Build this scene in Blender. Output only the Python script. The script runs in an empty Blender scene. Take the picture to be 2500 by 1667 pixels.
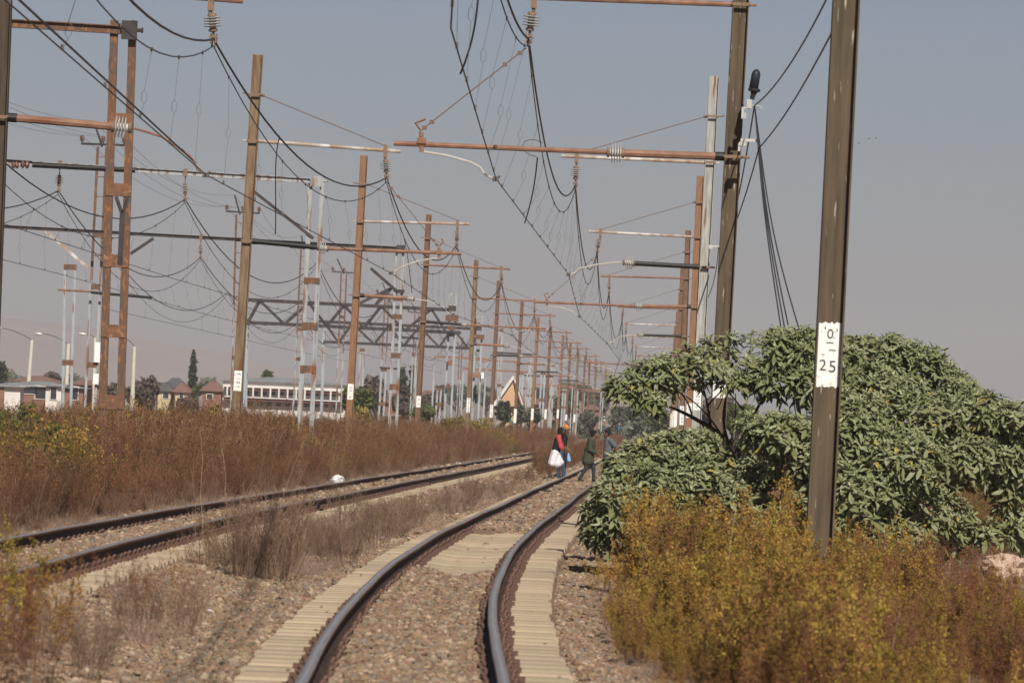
import bpy, bmesh, math, random
import numpy as np
from mathutils import Vector, Matrix, Quaternion
random.seed(7); rng = np.random.default_rng(7)
SC = bpy.context.scene
COL = SC.collection

# ------------------------------------------------------------------ camera, sky, sun, exposure
FPX, HOR, ROLL, HCAM = 13900.0, 1040.0, math.radians(2.3), 1.452
TH = math.atan((HOR - 833.5) / FPX * math.cos(ROLL))
right0, up0, fwd = Vector((1, 0, 0)), Vector((0, -math.sin(TH), math.cos(TH))), Vector((0, math.cos(TH), math.sin(TH)))
cr = right0 * math.cos(ROLL) + up0 * math.sin(ROLL)
cu = -right0 * math.sin(ROLL) + up0 * math.cos(ROLL)
cam_d = bpy.data.cameras.new('camera'); cam = bpy.data.objects.new('camera', cam_d); COL.objects.link(cam)
M = Matrix.Identity(4)
for i in range(3):
    M[i][0] = cr[i]; M[i][1] = cu[i]; M[i][2] = -fwd[i]
M[2][3] = HCAM
cam.matrix_world = M
cam_d.sensor_width = 36; cam_d.lens = FPX / 2500 * 36
cam_d.clip_start = 0.5; cam_d.clip_end = 20000
cam_d.dof.use_dof = True; cam_d.dof.focus_distance = 125; cam_d.dof.aperture_fstop = 10
SC.camera = cam
SUN_EL, SUN_AZ = math.radians(40), math.radians(-13)         # sun behind the camera, a little to its right
sun_dir = Vector((-math.sin(SUN_AZ) * math.cos(SUN_EL), -math.cos(SUN_AZ) * math.cos(SUN_EL), math.sin(SUN_EL)))
W = bpy.data.worlds.new('World'); SC.world = W; W.use_nodes = True
nt = W.node_tree; nt.nodes.clear()
wo = nt.nodes.new('ShaderNodeOutputWorld'); bg = nt.nodes.new('ShaderNodeBackground'); sky = nt.nodes.new('ShaderNodeTexSky')
sky.sky_type = 'NISHITA'; sky.sun_disc = False; sky.sun_elevation = SUN_EL
sky.sun_rotation = math.atan2(sun_dir.x, sun_dir.y)
sky.air_density = 1.0; sky.dust_density = 3.0; sky.ozone_density = 1.5; sky.altitude = 1500
mx = nt.nodes.new('ShaderNodeMix'); mx.data_type = 'RGBA'; mx.blend_type = 'MULTIPLY'; mx.inputs[0].default_value = 1
mx.inputs[7].default_value = (0.86, 0.867, 0.97, 1)
nt.links.new(sky.outputs[0], mx.inputs[6]); nt.links.new(mx.outputs[2], bg.inputs[0]); nt.links.new(bg.outputs[0], wo.inputs[0])
bg.inputs[1].default_value = 0.0505
sl = bpy.data.lights.new('sun', 'SUN'); sl.energy = 4.95; sl.angle = math.radians(0.55); sl.color = (1.0, 0.93, 0.83)
so = bpy.data.objects.new('sun', sl); COL.objects.link(so)
so.rotation_euler = sun_dir.to_track_quat('Z', 'Y').to_euler(); so.location = (20, -40, 40)
SC.view_settings.view_transform = 'Standard'; SC.view_settings.look = 'None'
SC.view_settings.gamma = 1; SC.view_settings.use_curve_mapping = False; SC.view_settings.exposure = 0.10
SC.render.engine = 'CYCLES'
SC.cycles.use_denoising = True
SC.cycles.max_bounces = 6; SC.cycles.diffuse_bounces = 2; SC.cycles.glossy_bounces = 2; SC.cycles.volume_bounces = 1
SC.cycles.transmission_bounces = 3; SC.cycles.transparent_max_bounces = 8
SC.cycles.sample_clamp_indirect = 4

def at(px, py, Y):
    """point of the photograph (2500 px wide) at depth Y -> world"""
    u, v = px - 1250.0, 833.5 - py
    d = fwd * FPX + cr * u + cu * v
    return Vector((d.x * Y / d.y, Y, HCAM + d.z * Y / d.y))

# ------------------------------------------------------------------ tracks and ground shape
_ky = np.array([-20, 0, 20, 31, 40, 50, 60, 70, 80, 90, 110, 130, 150, 175, 246, 403, 700, 1200, 9000.])
_kx = np.array([.15, -.15, -.38, -.52, -.63, -.65, -.56, -.42, -.20, .06, .62, 1.12, 1.70, 2.42, 4.36, 8.5, 16.4, 29.6, 60.])
_fy = np.arange(-20, 1200, 0.5); _fx = np.interp(_fy, _ky, _kx)
_k = np.exp(-np.linspace(-2, 2, 49) ** 2); _k /= _k.sum()
_fx = np.convolve(np.pad(_fx, 24, mode='edge'), _k, 'valid')
def C(Y): return np.where(np.asarray(Y) < 1190, np.interp(Y, _fy, _fx), np.interp(Y, _ky, _kx))
def rise(Y):
    t = np.clip((np.asarray(Y, float) - 380) / 470, 0, 1); return 1.05 * t * t * (3 - 2 * t)
LO = -3.95            # left track's centre from the right track's centre
LZ = 0.10
_bo = np.array([-60, -20, -8, -6.3, -5.4, -5.05, -4.95, -4.62, -4.50, -3.40, -3.30, -2.90, -2.85, -2.3, -1.7, -1.15, -1.08, -.63, -.44, .44, .60, 1.07, 1.12, 1.6, 2.6, 5, 20, 60])
_bz = np.array([-.55, -.5, -.4, -.22, -.10, -.09, -.11, -.11, -.045, -.045, -.115, -.12, -.12, -.24, -.27, -.19, -.215, -.215, -.135, -.135, -.215, -.22, -.30, -.33, -.40, -.5, -.6, -.7])
_bz2 = _bz.copy(); _bz2[(_bo > -.5) & (_bo < .5)] = -.215
def bed(o, Y):
    a = np.interp(o, _bo, _bz); b = np.interp(o, _bo, _bz2)
    Y = np.asarray(Y, float)
    wob = 2.0 * np.sin(np.asarray(o) * 7 + 1)
    t = np.clip((Y - 61 + wob) / 2.0, 0, 1) * np.clip((88 + wob - Y) / 3.0, 0, 1)
    return a * (1 - t) + b * t + rise(Y)

# ------------------------------------------------------------------ materials
def new_mat(name):
    m = bpy.data.materials.new(name); m.use_nodes = True
    return m, m.node_tree, m.node_tree.nodes['Principled BSDF']
def mat(name, c1, c2=None, scale=8, rough=.8, metal=0, stretch=(1, 1, 1), c3=None, sc3=2, lo=.35, hi=.65, lo3=.55, hi3=.68, bump=0, rand=0, trans=0, detail=6, spec=.3):
    """two noise-mixed colours, an optional third in patches, optional bump and per-object variation"""
    m, t, b = new_mat(name)
    b.inputs['Roughness'].default_value = rough; b.inputs['Metallic'].default_value = metal
    b.inputs['Specular IOR Level'].default_value = spec
    N = t.nodes.new; L = t.links.new
    if c2 is None:
        col = N('ShaderNodeRGB'); col.outputs[0].default_value = (*c1, 1); out = col.outputs[0]
        tc = N('ShaderNodeTexCoord'); src = tc.outputs['Object']
    else:
        tc = N('ShaderNodeTexCoord'); mp = N('ShaderNodeMapping'); mp.inputs['Scale'].default_value = stretch
        L(tc.outputs['Object'], mp.inputs[0]); src = mp.outputs[0]
        nz = N('ShaderNodeTexNoise'); nz.inputs['Scale'].default_value = scale; nz.inputs['Detail'].default_value = detail
        L(src, nz.inputs['Vector'])
        mr = N('ShaderNodeMapRange'); mr.inputs[1].default_value = lo; mr.inputs[2].default_value = hi; L(nz.outputs[0], mr.inputs[0])
        mi = N('ShaderNodeMix'); mi.data_type = 'RGBA'; mi.inputs[6].default_value = (*c1, 1); mi.inputs[7].default_value = (*c2, 1)
        L(mr.outputs[0], mi.inputs[0]); out = mi.outputs[2]
        if c3 is not None:
            nz3 = N('ShaderNodeTexNoise'); nz3.inputs['Scale'].default_value = sc3; nz3.inputs['Detail'].default_value = 8; L(src, nz3.inputs['Vector'])
            mr3 = N('ShaderNodeMapRange'); mr3.inputs[1].default_value = lo3; mr3.inputs[2].default_value = hi3; L(nz3.outputs[0], mr3.inputs[0])
            mi3 = N('ShaderNodeMix'); mi3.data_type = 'RGBA'; L(mr3.outputs[0], mi3.inputs[0]); L(out, mi3.inputs[6]); mi3.inputs[7].default_value = (*c3, 1)
            out = mi3.outputs[2]
    if rand:
        oi = N('ShaderNodeObjectInfo'); hs = N('ShaderNodeHueSaturation')
        m1 = N('ShaderNodeMapRange'); m1.inputs[3].default_value = 1 - rand; m1.inputs[4].default_value = 1 + rand; L(oi.outputs['Random'], m1.inputs[0])
        m2 = N('ShaderNodeMath'); m2.operation = 'MULTIPLY_ADD'; m2.inputs[1].default_value = 17.13; m2.inputs[2].default_value = 0; L(oi.outputs['Random'], m2.inputs[0])
        fr = N('ShaderNodeMath'); fr.operation = 'FRACT'; L(m2.outputs[0], fr.inputs[0])
        m3 = N('ShaderNodeMapRange'); m3.inputs[3].default_value = .5 - rand * .06; m3.inputs[4].default_value = .5 + rand * .06; L(fr.outputs[0], m3.inputs[0])
        L(m1.outputs[0], hs.inputs['Value']); L(m3.outputs[0], hs.inputs['Hue']); L(out, hs.inputs['Color']); out = hs.outputs[0]
    L(out, b.inputs['Base Color'])
    if bump:
        nb = N('ShaderNodeTexNoise'); nb.inputs['Scale'].default_value = scale * 2; nb.inputs['Detail'].default_value = 5; L(src, nb.inputs['Vector'])
        bu = N('ShaderNodeBump'); bu.inputs['Strength'].default_value = min(1, bump); bu.inputs['Distance'].default_value = .02; L(nb.outputs[0], bu.inputs['Height']); L(bu.outputs[0], b.inputs['Normal'])
    if trans:
        tr = N('ShaderNodeBsdfTranslucent'); ms = N('ShaderNodeMixShader'); ms.inputs[0].default_value = trans
        L(out, tr.inputs[0]); L(b.outputs[0], ms.inputs[1]); L(tr.outputs[0], ms.inputs[2]); L(ms.outputs[0], t.nodes['Material Output'].inputs[0])
    return m

MT = {}
MT['mast_edge'] = mat('brown_black_steel', (.06, .045, .033), (.09, .068, .048), 3, .8, .0, (6, 6, .6), spec=.15)
MT['mast_dark'] = mat('dark_weathered_steel', (.072, .055, .037), (.125, .092, .06), 2.2, .8, .0, (6, 6, .5), (.34, .31, .26), 6, lo3=.655, hi3=.69, bump=.25, spec=.15)
MT['mast_brown'] = mat('brown_rusted_steel', (.12, .07, .045), (.18, .105, .065), 3, .8, 0, (5, 5, .8), (.30, .22, .15), 4, lo3=.62, hi3=.75, bump=.25)
MT['mast_orange'] = mat('orange_rusted_steel', (.19, .10, .055), (.28, .15, .08), 3, .8, 0, (5, 5, .7), (.16, .13, .10), 3, lo3=.58, hi3=.7, bump=.25)
MT['mast_tan'] = mat('tan_rusted_steel', (.15, .10, .06), (.235, .17, .105), 2.5, .8, 0, (5, 5, .7), (.15, .07, .035), 1.2, lo3=.5, hi3=.62, bump=.25)
MT['galv'] = mat('galvanised_steel', (.24, .24, .22), (.40, .40, .37), 3, .6, .1, (5, 5, .6), (.20, .10, .05), 2, lo3=.60, hi3=.68, bump=.2)
MT['tube_rust'] = mat('rusted_tube', (.20, .105, .068), (.29, .16, .105), 5, .75, 0, (1, 1, 1), (.20, .09, .05), 2, bump=.15)
MT['tube_pale'] = mat('pale_weathered_tube', (.40, .35, .29), (.30, .17, .10), 3, .7, 0, (1, 1, 1), (.55, .54, .52), 2, lo3=.5, hi3=.6, bump=.1)
MT['black'] = mat('black_bitumen', (.008, .008, .008), (.015, .014, .013), 9, .55)
MT['paint_grey'] = mat('pale_grey_paint', (.27, .31, .33), (.34, .37, .39), 3, .7, 0, (3, 3, .6), (.22, .13, .09), 2.2, lo3=.58, hi3=.66, bump=.2)
MT['paint_grey_rust'] = mat('pale_paint_flaking', (.36, .37, .36), (.27, .30, .31), 3, .7, 0, (4, 4, .5), (.21, .12, .085), 1.6, lo3=.52, hi3=.60, bump=.2)
MT['portal_rust'] = mat('mottled_rust', (.17, .075, .035), (.09, .075, .065), 2.2, .85, 0, (4, 4, 1), (.26, .12, .05), 5, lo3=.55, hi3=.62, bump=.4)
MT['truss'] = mat('dark_truss_steel', (.035, .03, .03), (.07, .058, .055), 3, .8)
MT['wire_dark'] = mat('dark_copper_wire', (.018, .017, .016), None, rough=.5, metal=.3)
MT['wire_grey'] = mat('grey_wire', (.10, .095, .09), None, rough=.6)
MT['wire_rust'] = mat('rusty_stay_wire', (.16, .10, .07), None, rough=.8)
MT['porcelain'] = mat('glazed_porcelain', (.42, .40, .36), (.52, .50, .47), 9, .35, spec=.6)
MT['porcelain_brown'] = mat('brown_porcelain', (.12, .05, .035), (.2, .1, .07), 9, .4, spec=.6)
MT['fitting'] = mat('rusty_fitting', (.24, .14, .08), (.16, .12, .09), 14, .7)
MT['arm_silver'] = mat('bright_steady_arm', (.62, .60, .56), (.5, .47, .42), 6, .4, .3)
MT['plate'] = mat('white_stencil_paint', (.82, .82, .80), (.74, .73, .69), 10, .6, 0, (1, 1, 1), (.36, .33, .29), 18, lo3=.62, hi3=.70)
MT['ink'] = mat('black_stencil_paint', (.02, .02, .025), (.06, .06, .06), 40, .7)
MT['concrete'] = mat('sleeper_concrete', (.36, .288, .195), (.42, .34, .24), 5, .9, 0, (1, 3, 1), (.27, .205, .14), 2.5, bump=.35, rand=.17)
MT['lamp_conc'] = mat('lamp_concrete', (.50, .46, .38), (.56, .52, .44), 3, .9)
MT['rail_top'] = mat('worn_rail_head', (.17, .15, .14), (.22, .195, .18), 3, .6, .0, (30, .3, 1), spec=.25)
MT['rail_shine'] = mat('bright_running_band', (.34, .33, .33), (.42, .41, .41), 3, .4, .5, (30, .3, 1))
MT['rail_edge'] = mat('rust_stained_rail_edge', (.20, .085, .035), (.12, .055, .03), 6, .8, 0, (4, .4, 4))
MT['rail_side'] = mat('rusty_rail_side', (.035, .02, .014), (.065, .035, .022), 6, .85, 0, (4, .6, 4), bump=.3)
MT['clip'] = mat('rusted_clip', (.15, .085, .06), (.09, .05, .038), 20, .85)
MT['cable'] = mat('black_cable', (.02, .021, .026), None, rough=.5)
MT['zinc'] = mat('zinc_bracket', (.42, .43, .40), (.5, .5, .47), 12, .5, .3)
MT['bark'] = mat('dark_bark', (.04, .03, .024), (.075, .055, .042), 14, .9, bump=.4)
MT['bark_pale'] = mat('pale_bark', (.16, .11, .08), (.10, .07, .05), 10, .9)
MT['leaf'] = mat('felted_leaf', (.165, .175, .075), (.215, .225, .11), 3, .85, trans=.12, rand=.0, detail=3, spec=.12)
MT['leaf_pale'] = mat('pale_felted_leaf', (.30, .32, .17), (.38, .39, .235), 5, .85, trans=.1, spec=.1)
MT['leaf_yellow'] = mat('yellowing_leaf', (.36, .27, .05), (.30, .28, .07), 6, .7, trans=.15)
MT['leaf_under'] = mat('dusty_leaf', (.215, .225, .125), (.28, .29, .175), 3, .85, trans=.12, spec=.1)

# ------------------------------------------------------------------ mesh helpers
def wloc(o):
    v = Vector((0, 0, 0))
    while o is not None: v += o.location; o = o.parent
    return v
class MB:
    def __init__(s): s.v = []; s.f = []; s.m = []
    def add(s, V, F, mi=0):
        b = len(s.v); s.v.extend([tuple(p) for p in V]); s.f.extend([tuple(i + b for i in f) for f in F]); s.m.extend([mi] * len(F)); return s
    def box(s, c, size, mi=0, ax=None):
        c = Vector(c); X, Y, Z = ax if ax else (Vector((1, 0, 0)), Vector((0, 1, 0)), Vector((0, 0, 1)))
        V = [c + X * (size[0] * i / 2) + Y * (size[1] * j / 2) + Z * (size[2] * k / 2) for k in (-1, 1) for j in (-1, 1) for i in (-1, 1)]
        return s.add(V, [(0, 2, 3, 1), (4, 5, 7, 6), (0, 1, 5, 4), (2, 6, 7, 3), (0, 4, 6, 2), (1, 3, 7, 5)], mi)
    def beam(s, a, b, w, h, mi=0, side=Vector((0, 1, 0))):
        """rectangular bar a->b; w across in the direction of side, h the other way"""
        a, b = Vector(a), Vector(b); d = (b - a).normalized(); n = d.cross(side)
        if n.length < 1e-4: n = d.cross(Vector((1, 0, 0)))
        n.normalize(); q = n.cross(d).normalized()
        return s.box((a + b) / 2, ((b - a).length, w, h), mi, (d, q, n))
    def tube(s, pts, r, n=6, mi=0, cap=True):
        pts = [Vector(p) for p in pts]; R = r if isinstance(r, (list, tuple)) else [r] * len(pts)
        V = []; F = []; prev = None
        for i, p in enumerate(pts):
            d = (pts[min(i + 1, len(pts) - 1)] - pts[max(i - 1, 0)]).normalized()
            if prev is None:
                q = d.orthogonal().normalized()
            else:
                q = prev - d * prev.dot(d); q = q.normalized() if q.length > 1e-5 else d.orthogonal().normalized()
            prev = q; w = d.cross(q)
            for k in range(n):
                a = 2 * math.pi * k / n; V.append(p + (q * math.cos(a) + w * math.sin(a)) * R[i])
        for i in range(len(pts) - 1):
            for k in range(n):
                k2 = (k + 1) % n; F.append((i * n + k, i * n + k2, (i + 1) * n + k2, (i + 1) * n + k))
        if cap: F.append(tuple(range(n - 1, -1, -1))); F.append(tuple((len(pts) - 1) * n + k for k in range(n)))
        return s.add(V, F, mi)
    def lathe(s, a, b, prof, n=12, mi=0):
        """profile [(t 0..1 along a->b, radius)]"""
        a, b = Vector(a), Vector(b); d = (b - a).normalized(); q = d.orthogonal().normalized(); w = d.cross(q); V = []; F = []
        for t, r in prof:
            p = a.lerp(b, t)
            for k in range(n):
                A = 2 * math.pi * k / n; V.append(p + (q * math.cos(A) + w * math.sin(A)) * r)
        for i in range(len(prof) - 1):
            for k in range(n):
                k2 = (k + 1) % n; F.append((i * n + k, i * n + k2, (i + 1) * n + k2, (i + 1) * n + k))
        F.append(tuple(range(n - 1, -1, -1))); F.append(tuple((len(prof) - 1) * n + k for k in range(n)))
        return s.add(V, F, mi)
    def build(s, name, mats, parent=None, smooth=False, kind=None):
        me = bpy.data.meshes.new(name); off = wloc(parent)
        me.from_pydata([(x - off.x, y - off.y, z - off.z) for x, y, z in s.v], [], s.f)
        mats = mats if isinstance(mats, (list, tuple)) else [mats]
        for m in mats: me.materials.append(MT[m] if isinstance(m, str) else m)
        if len(mats) > 1: me.polygons.foreach_set('material_index', s.m)
        if smooth: me.polygons.foreach_set('use_smooth', [True] * len(me.polygons))
        me.update()
        o = bpy.data.objects.new(name, me); COL.objects.link(o)
        if parent is not None: o.parent = parent
        if kind: o['kind'] = kind
        return o
def np_mesh(name, V, F, mats, parent=None, kind=None, mi=None, smooth=False, link=True):
    """V (n,3), F (m,k) numpy"""
    me = bpy.data.meshes.new(name); V = np.asarray(V, np.float32); F = np.asarray(F, np.int32); k = F.shape[1]
    off = wloc(parent)
    V = V - np.array(off, np.float32)
    me.vertices.add(len(V)); me.vertices.foreach_set('co', V.ravel())
    me.loops.add(F.size); me.loops.foreach_set('vertex_index', F.ravel())
    me.polygons.add(len(F)); me.polygons.foreach_set('loop_start', np.arange(0, F.size, k, dtype=np.int32))
    for m in (mats if isinstance(mats, (list, tuple)) else [mats]): me.materials.append(MT[m] if isinstance(m, str) else m)
    if mi is not None: me.polygons.foreach_set('material_index', np.asarray(mi, np.int32))
    if smooth: me.polygons.foreach_set('use_smooth', np.ones(len(F), bool))
    me.update(); me.validate()
    o = bpy.data.objects.new(name, me)
    if link: COL.objects.link(o)
    if parent is not None: o.parent = parent
    if kind: o['kind'] = kind
    return o
def thing(name, label, cat, loc=(0, 0, 0), group=None):
    o = bpy.data.objects.new(name, None); COL.objects.link(o); o.location = loc; o.empty_display_size = .2
    o['label'] = label; o['category'] = cat
    if group: o['group'] = group
    return o
def tag(o, label, cat, group=None):
    o['label'] = label; o['category'] = cat
    if group: o['group'] = group
    return o
def sag(a, b, s, n=14):
    a, b = Vector(a), Vector(b)
    return [a.lerp(b, t) - Vector((0, 0, 4 * s * t * (1 - t))) for t in [i / n for i in range(n + 1)]]
def instancer(name, pts, rots, scls, idx, templates, kind='stuff'):
    """one object whose geometry nodes put templates[idx] on each point"""
    cl = bpy.data.collections.new(name + '_templates')
    for i, t in enumerate(templates): t.name = 'template_%02d_' % i + t.name; cl.objects.link(t)
    me = bpy.data.meshes.new(name); n = len(pts); me.vertices.add(n)
    me.vertices.foreach_set('co', np.asarray(pts, np.float32).ravel())
    a = me.attributes.new('rot', 'FLOAT_VECTOR', 'POINT'); a.data.foreach_set('vector', np.asarray(rots, np.float32).ravel())
    a = me.attributes.new('scl', 'FLOAT_VECTOR', 'POINT'); a.data.foreach_set('vector', np.asarray(scls, np.float32).ravel())
    a = me.attributes.new('idx', 'INT', 'POINT'); a.data.foreach_set('value', np.asarray(idx, np.int32))
    o = bpy.data.objects.new(name, me); COL.objects.link(o); o['kind'] = kind
    g = bpy.data.node_groups.new(name + '_nodes', 'GeometryNodeTree')
    g.interface.new_socket('Geometry', in_out='INPUT', socket_type='NodeSocketGeometry'); g.interface.new_socket('Geometry', in_out='OUTPUT', socket_type='NodeSocketGeometry')
    N = g.nodes.new; L = g.links.new; gi = N('NodeGroupInput'); go = N('NodeGroupOutput')
    m2p = N('GeometryNodeMeshToPoints'); ip = N('GeometryNodeInstanceOnPoints'); ci = N('GeometryNodeCollectionInfo')
    ci.inputs[0].default_value = cl; ci.inputs['Separate Children'].default_value = True; ci.inputs['Reset Children'].default_value = True
    ip.inputs['Pick Instance'].default_value = True
    def attr(nm, ty):
        x = N('GeometryNodeInputNamedAttribute'); x.data_type = ty; x.inputs[0].default_value = nm; return [q for q in x.outputs if q.enabled and q.name == 'Attribute'][0]
    e2r = N('FunctionNodeEulerToRotation')
    L(gi.outputs[0], m2p.inputs[0]); L(m2p.outputs[0], ip.inputs['Points']); L(ci.outputs[0], ip.inputs['Instance'])
    L(attr('idx', 'INT'), ip.inputs['Instance Index']); L(attr('rot', 'FLOAT_VECTOR'), e2r.inputs[0]); L(e2r.outputs[0], ip.inputs['Rotation']); L(attr('scl', 'FLOAT_VECTOR'), ip.inputs['Scale'])
    L(ip.outputs[0], go.inputs[0])
    md = o.modifiers.new('scatter', 'NODES'); md.node_group = g
    return o
# ------------------------------------------------------------------ the ground sheets
def vnoise(x, y, seed=0):
    """cheap value noise, vectorised"""
    x = np.asarray(x, float); y = np.asarray(y, float); xi = np.floor(x).astype(int); yi = np.floor(y).astype(int); fx = x - xi; fy = y - yi
    def h(i, j):
        n = (i * 374761393 + j * 668265263 + seed * 144665) & 0x7fffffff; n = ((n ^ (n >> 13)) * 1274126177) & 0x7fffffff
        return ((n ^ (n >> 16)) & 0xffff) / 65535.0
    sx = fx * fx * (3 - 2 * fx); sy = fy * fy * (3 - 2 * fy)
    return (h(xi, yi) * (1 - sx) + h(xi + 1, yi) * sx) * (1 - sy) + (h(xi, yi + 1) * (1 - sx) + h(xi + 1, yi + 1) * sx) * sy
def strip(name, os_, ys, zfun, material, closed_edge=0):
    O, Y = np.meshgrid(os_, ys); X = C(Y) + O; Z = zfun(O, Y)
    V = np.stack([X, Y, Z], -1).reshape(-1, 3); nx, ny = len(os_), len(ys)
    i = np.arange((ny - 1) * (nx - 1)); r = i // (nx - 1); c = i % (nx - 1); a = r * nx + c
    F = np.stack([a, a + 1, a + nx + 1, a + nx], -1)
    return np_mesh(name, V, F, material, kind='structure', smooth=True)
# dirt and grass colours of the open ground
MT['dirt'] = mat('dry_veld_ground', (.20, .13, .075), (.27, .19, .11), .25, .95, 0, (1, 1, 1), (.15, .085, .05), .06, bump=.3)
def ballast_mat():
    m, t, b = new_mat('ballast_gravel'); b.inputs['Roughness'].default_value = .95; b.inputs['Specular IOR Level'].default_value = .15
    N = t.nodes.new; L = t.links.new; tc = N('ShaderNodeTexCoord')
    vo = N('ShaderNodeTexVoronoi'); vo.inputs['Scale'].default_value = 17; vo.inputs['Randomness'].default_value = 1; L(tc.outputs['Object'], vo.inputs['Vector'])
    sp = N('ShaderNodeSeparateColor'); L(vo.outputs['Color'], sp.inputs[0])
    cr_ = N('ShaderNodeValToRGB'); e = cr_.color_ramp; e.elements[0].position = 0; e.elements[0].color = (.20, .135, .09, 1); e.elements[1].position = 1; e.elements[1].color = (.30, .225, .15, 1)
    for p, c in ((.3, (.23, .14, .085)), (.55, (.20, .135, .085)), (.75, (.16, .13, .09))): q = e.elements.new(p); q.color = (*c, 1)
    L(sp.outputs[0], cr_.inputs[0])
    nz = N('ShaderNodeTexNoise'); nz.inputs['Scale'].default_value = .8; nz.inputs['Detail'].default_value = 6; L(tc.outputs['Object'], nz.inputs['Vector'])
    mi = N('ShaderNodeMix'); mi.data_type = 'RGBA'; mi.inputs[7].default_value = (.27, .195, .125, 1); L(cr_.outputs[0], mi.inputs[6])
    mr = N('ShaderNodeMapRange'); mr.inputs[1].default_value = .4; mr.inputs[2].default_value = .75; L(nz.outputs[0], mr.inputs[0]); L(mr.outputs[0], mi.inputs[0])
    L(mi.outputs[2], b.inputs['Base Color'])
    bu = N('ShaderNodeBump'); bu.invert = True; bu.inputs['Distance'].default_value = .03; bu.inputs['Strength'].default_value = .8; L(vo.outputs['Distance'], bu.inputs['Height']); L(bu.outputs[0], b.inputs['Normal'])
    return m
MT['ballast'] = ballast_mat()
def seqs(*ss): return np.unique(np.concatenate([np.arange(*s) for s in ss]))
yy = np.concatenate([seqs((-20, 30, 5.), (30, 200, 2.), (200, 700, 10.)), np.geomspace(700, 14000, 50)])
oo = np.concatenate([-np.geomspace(9000, 12, 40), np.linspace(-11, 11, 45), np.geomspace(12, 9000, 40)])
def gz(O, Y):
    z = np.interp(O, [-30, -20, -8, -6.6, -5, 2, 2.4, 5, 14, 40], [-.45, -.42, -.34, -.42, -.6, -.6, -.42, -.48, -.55, -.75]) + rise(Y)
    return z + np.where(np.abs(O) > 6.5, (vnoise(O * .3 + 9, Y * .15) - .5) * .18, 0)
ground = strip('ground', oo, yy, gz, 'dirt')
tag(ground, 'dry brown veld ground stretching from the railway to the horizon', 'ground')
bo_ = np.unique(np.concatenate([np.arange(-7.2, 3.0, .10), _bo[(_bo > -7.2) & (_bo < 3)], [-7.25, 3.05]]))
yb = seqs((28, 95, .5), (95, 240, 2.), (240, 900, 12.))
def bz(O, Y):
    z = bed(O, Y) + (vnoise(O * 4, Y * 1.2, 3) - .5) * .022 * ((O < -5.1) | ((O > -2.8) & (O < -1.2)) | (O > 1.15))
    return np.where((O < -7.2) | (O > 3.0), z - .5, z)
bb = strip('ballast_bed', bo_, yb, bz, 'ballast'); tag(bb, 'brown stone ballast bed carrying both curving tracks', 'ballast')

# ------------------------------------------------------------------ tracks
RAILP = [(-.070, -.165), (.070, -.165), (.070, -.152), (.012, -.138), (.009, -.045), (.034, -.038), (.036, -.010), (.030, -.001), (.014, 0), (-.008, 0), (-.030, -.001), (-.036, -.010), (-.034, -.038), (-.009, -.045), (-.012, -.138), (-.070, -.152)]
def sweep_rail(parent, off, z0, ys):
    ys = np.asarray(ys, float); x = C(ys) + off; z = z0 + rise(ys); n = len(RAILP)
    # small real irregularities of line and level
    x = x + .004 * np.sin(ys * .33 + off * 3) + .0015 * np.sin(ys * 1.1 + 2); z = z + .0035 * np.sin(ys * .35 + off * 2 + 1) + .001 * np.sin(ys * 1.3)
    tx = np.gradient(x, ys); ln = np.sqrt(1 + tx * tx); nx = 1 / ln; ny = -tx / ln
    V = np.array([[(x[i] + nx[i] * a, ys[i] + ny[i] * a, z[i] + b) for a, b in RAILP] for i in range(len(ys))]).reshape(-1, 3)
    F = []; mi = []
    for i in range(len(ys) - 1):
        for k in range(n):
            k2 = (k + 1) % n; F.append((i * n + k, (i + 1) * n + k, (i + 1) * n + k2, i * n + k2)); mi.append(3 if k == 8 else 1 if k in (6, 7, 9, 10) else 2 if k in (5, 11) else 0)
    F = np.array(F)[:, ::-1]
    return np_mesh('rail', V, F, ['rail_side', 'rail_top', 'rail_edge', 'rail_shine'], parent, mi=mi)
def clip_mesh():
    """a bent spring clip beside the rail foot"""
    b = MB(); P = [(.0, -.045, .0), (.0, -.05, .035), (.01, -.03, .055), (.015, 0, .05), (.01, .03, .055), (.0, .05, .035), (.0, .045, 0)]
    b.tube([(x * 1.4 + .02, y * 1.3, z * 1.25) for x, y, z in P], .015, 5); b.box((.055, 0, .012), (.10, .17, .035))
    me = bpy.data.meshes.new('rail_clip'); me.from_pydata(b.v, [], b.f); me.materials.append(MT['clip']); return me
CLIPME = clip_mesh()
def sleeper_mesh():
    bm = bmesh.new(); prof = [(-1.07, -.135), (-1.07, -.012), (-1.05, 0), (-.35, 0), (-.2, -.02), (.2, -.02), (.35, 0), (1.05, 0), (1.07, -.012), (1.07, -.135)]
    V = []
    for y in (-.125, .125): V.append([bm.verts.new((x, y * (1.06 if z < -.05 else .96), z)) for x, z in prof])
    k = len(prof)
    for i in range(k): j = (i + 1) % k; bm.faces.new((V[0][i], V[0][j], V[1][j], V[1][i]))
    bm.faces.new(V[0][::-1]); bm.faces.new(V[1]); bmesh.ops.recalc_face_normals(bm, faces=bm.faces)
    me = bpy.data.meshes.new('sleeper'); bm.to_mesh(me); bm.free(); me.materials.append(MT['concrete']); return me
SLME = sleeper_mesh()
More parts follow.
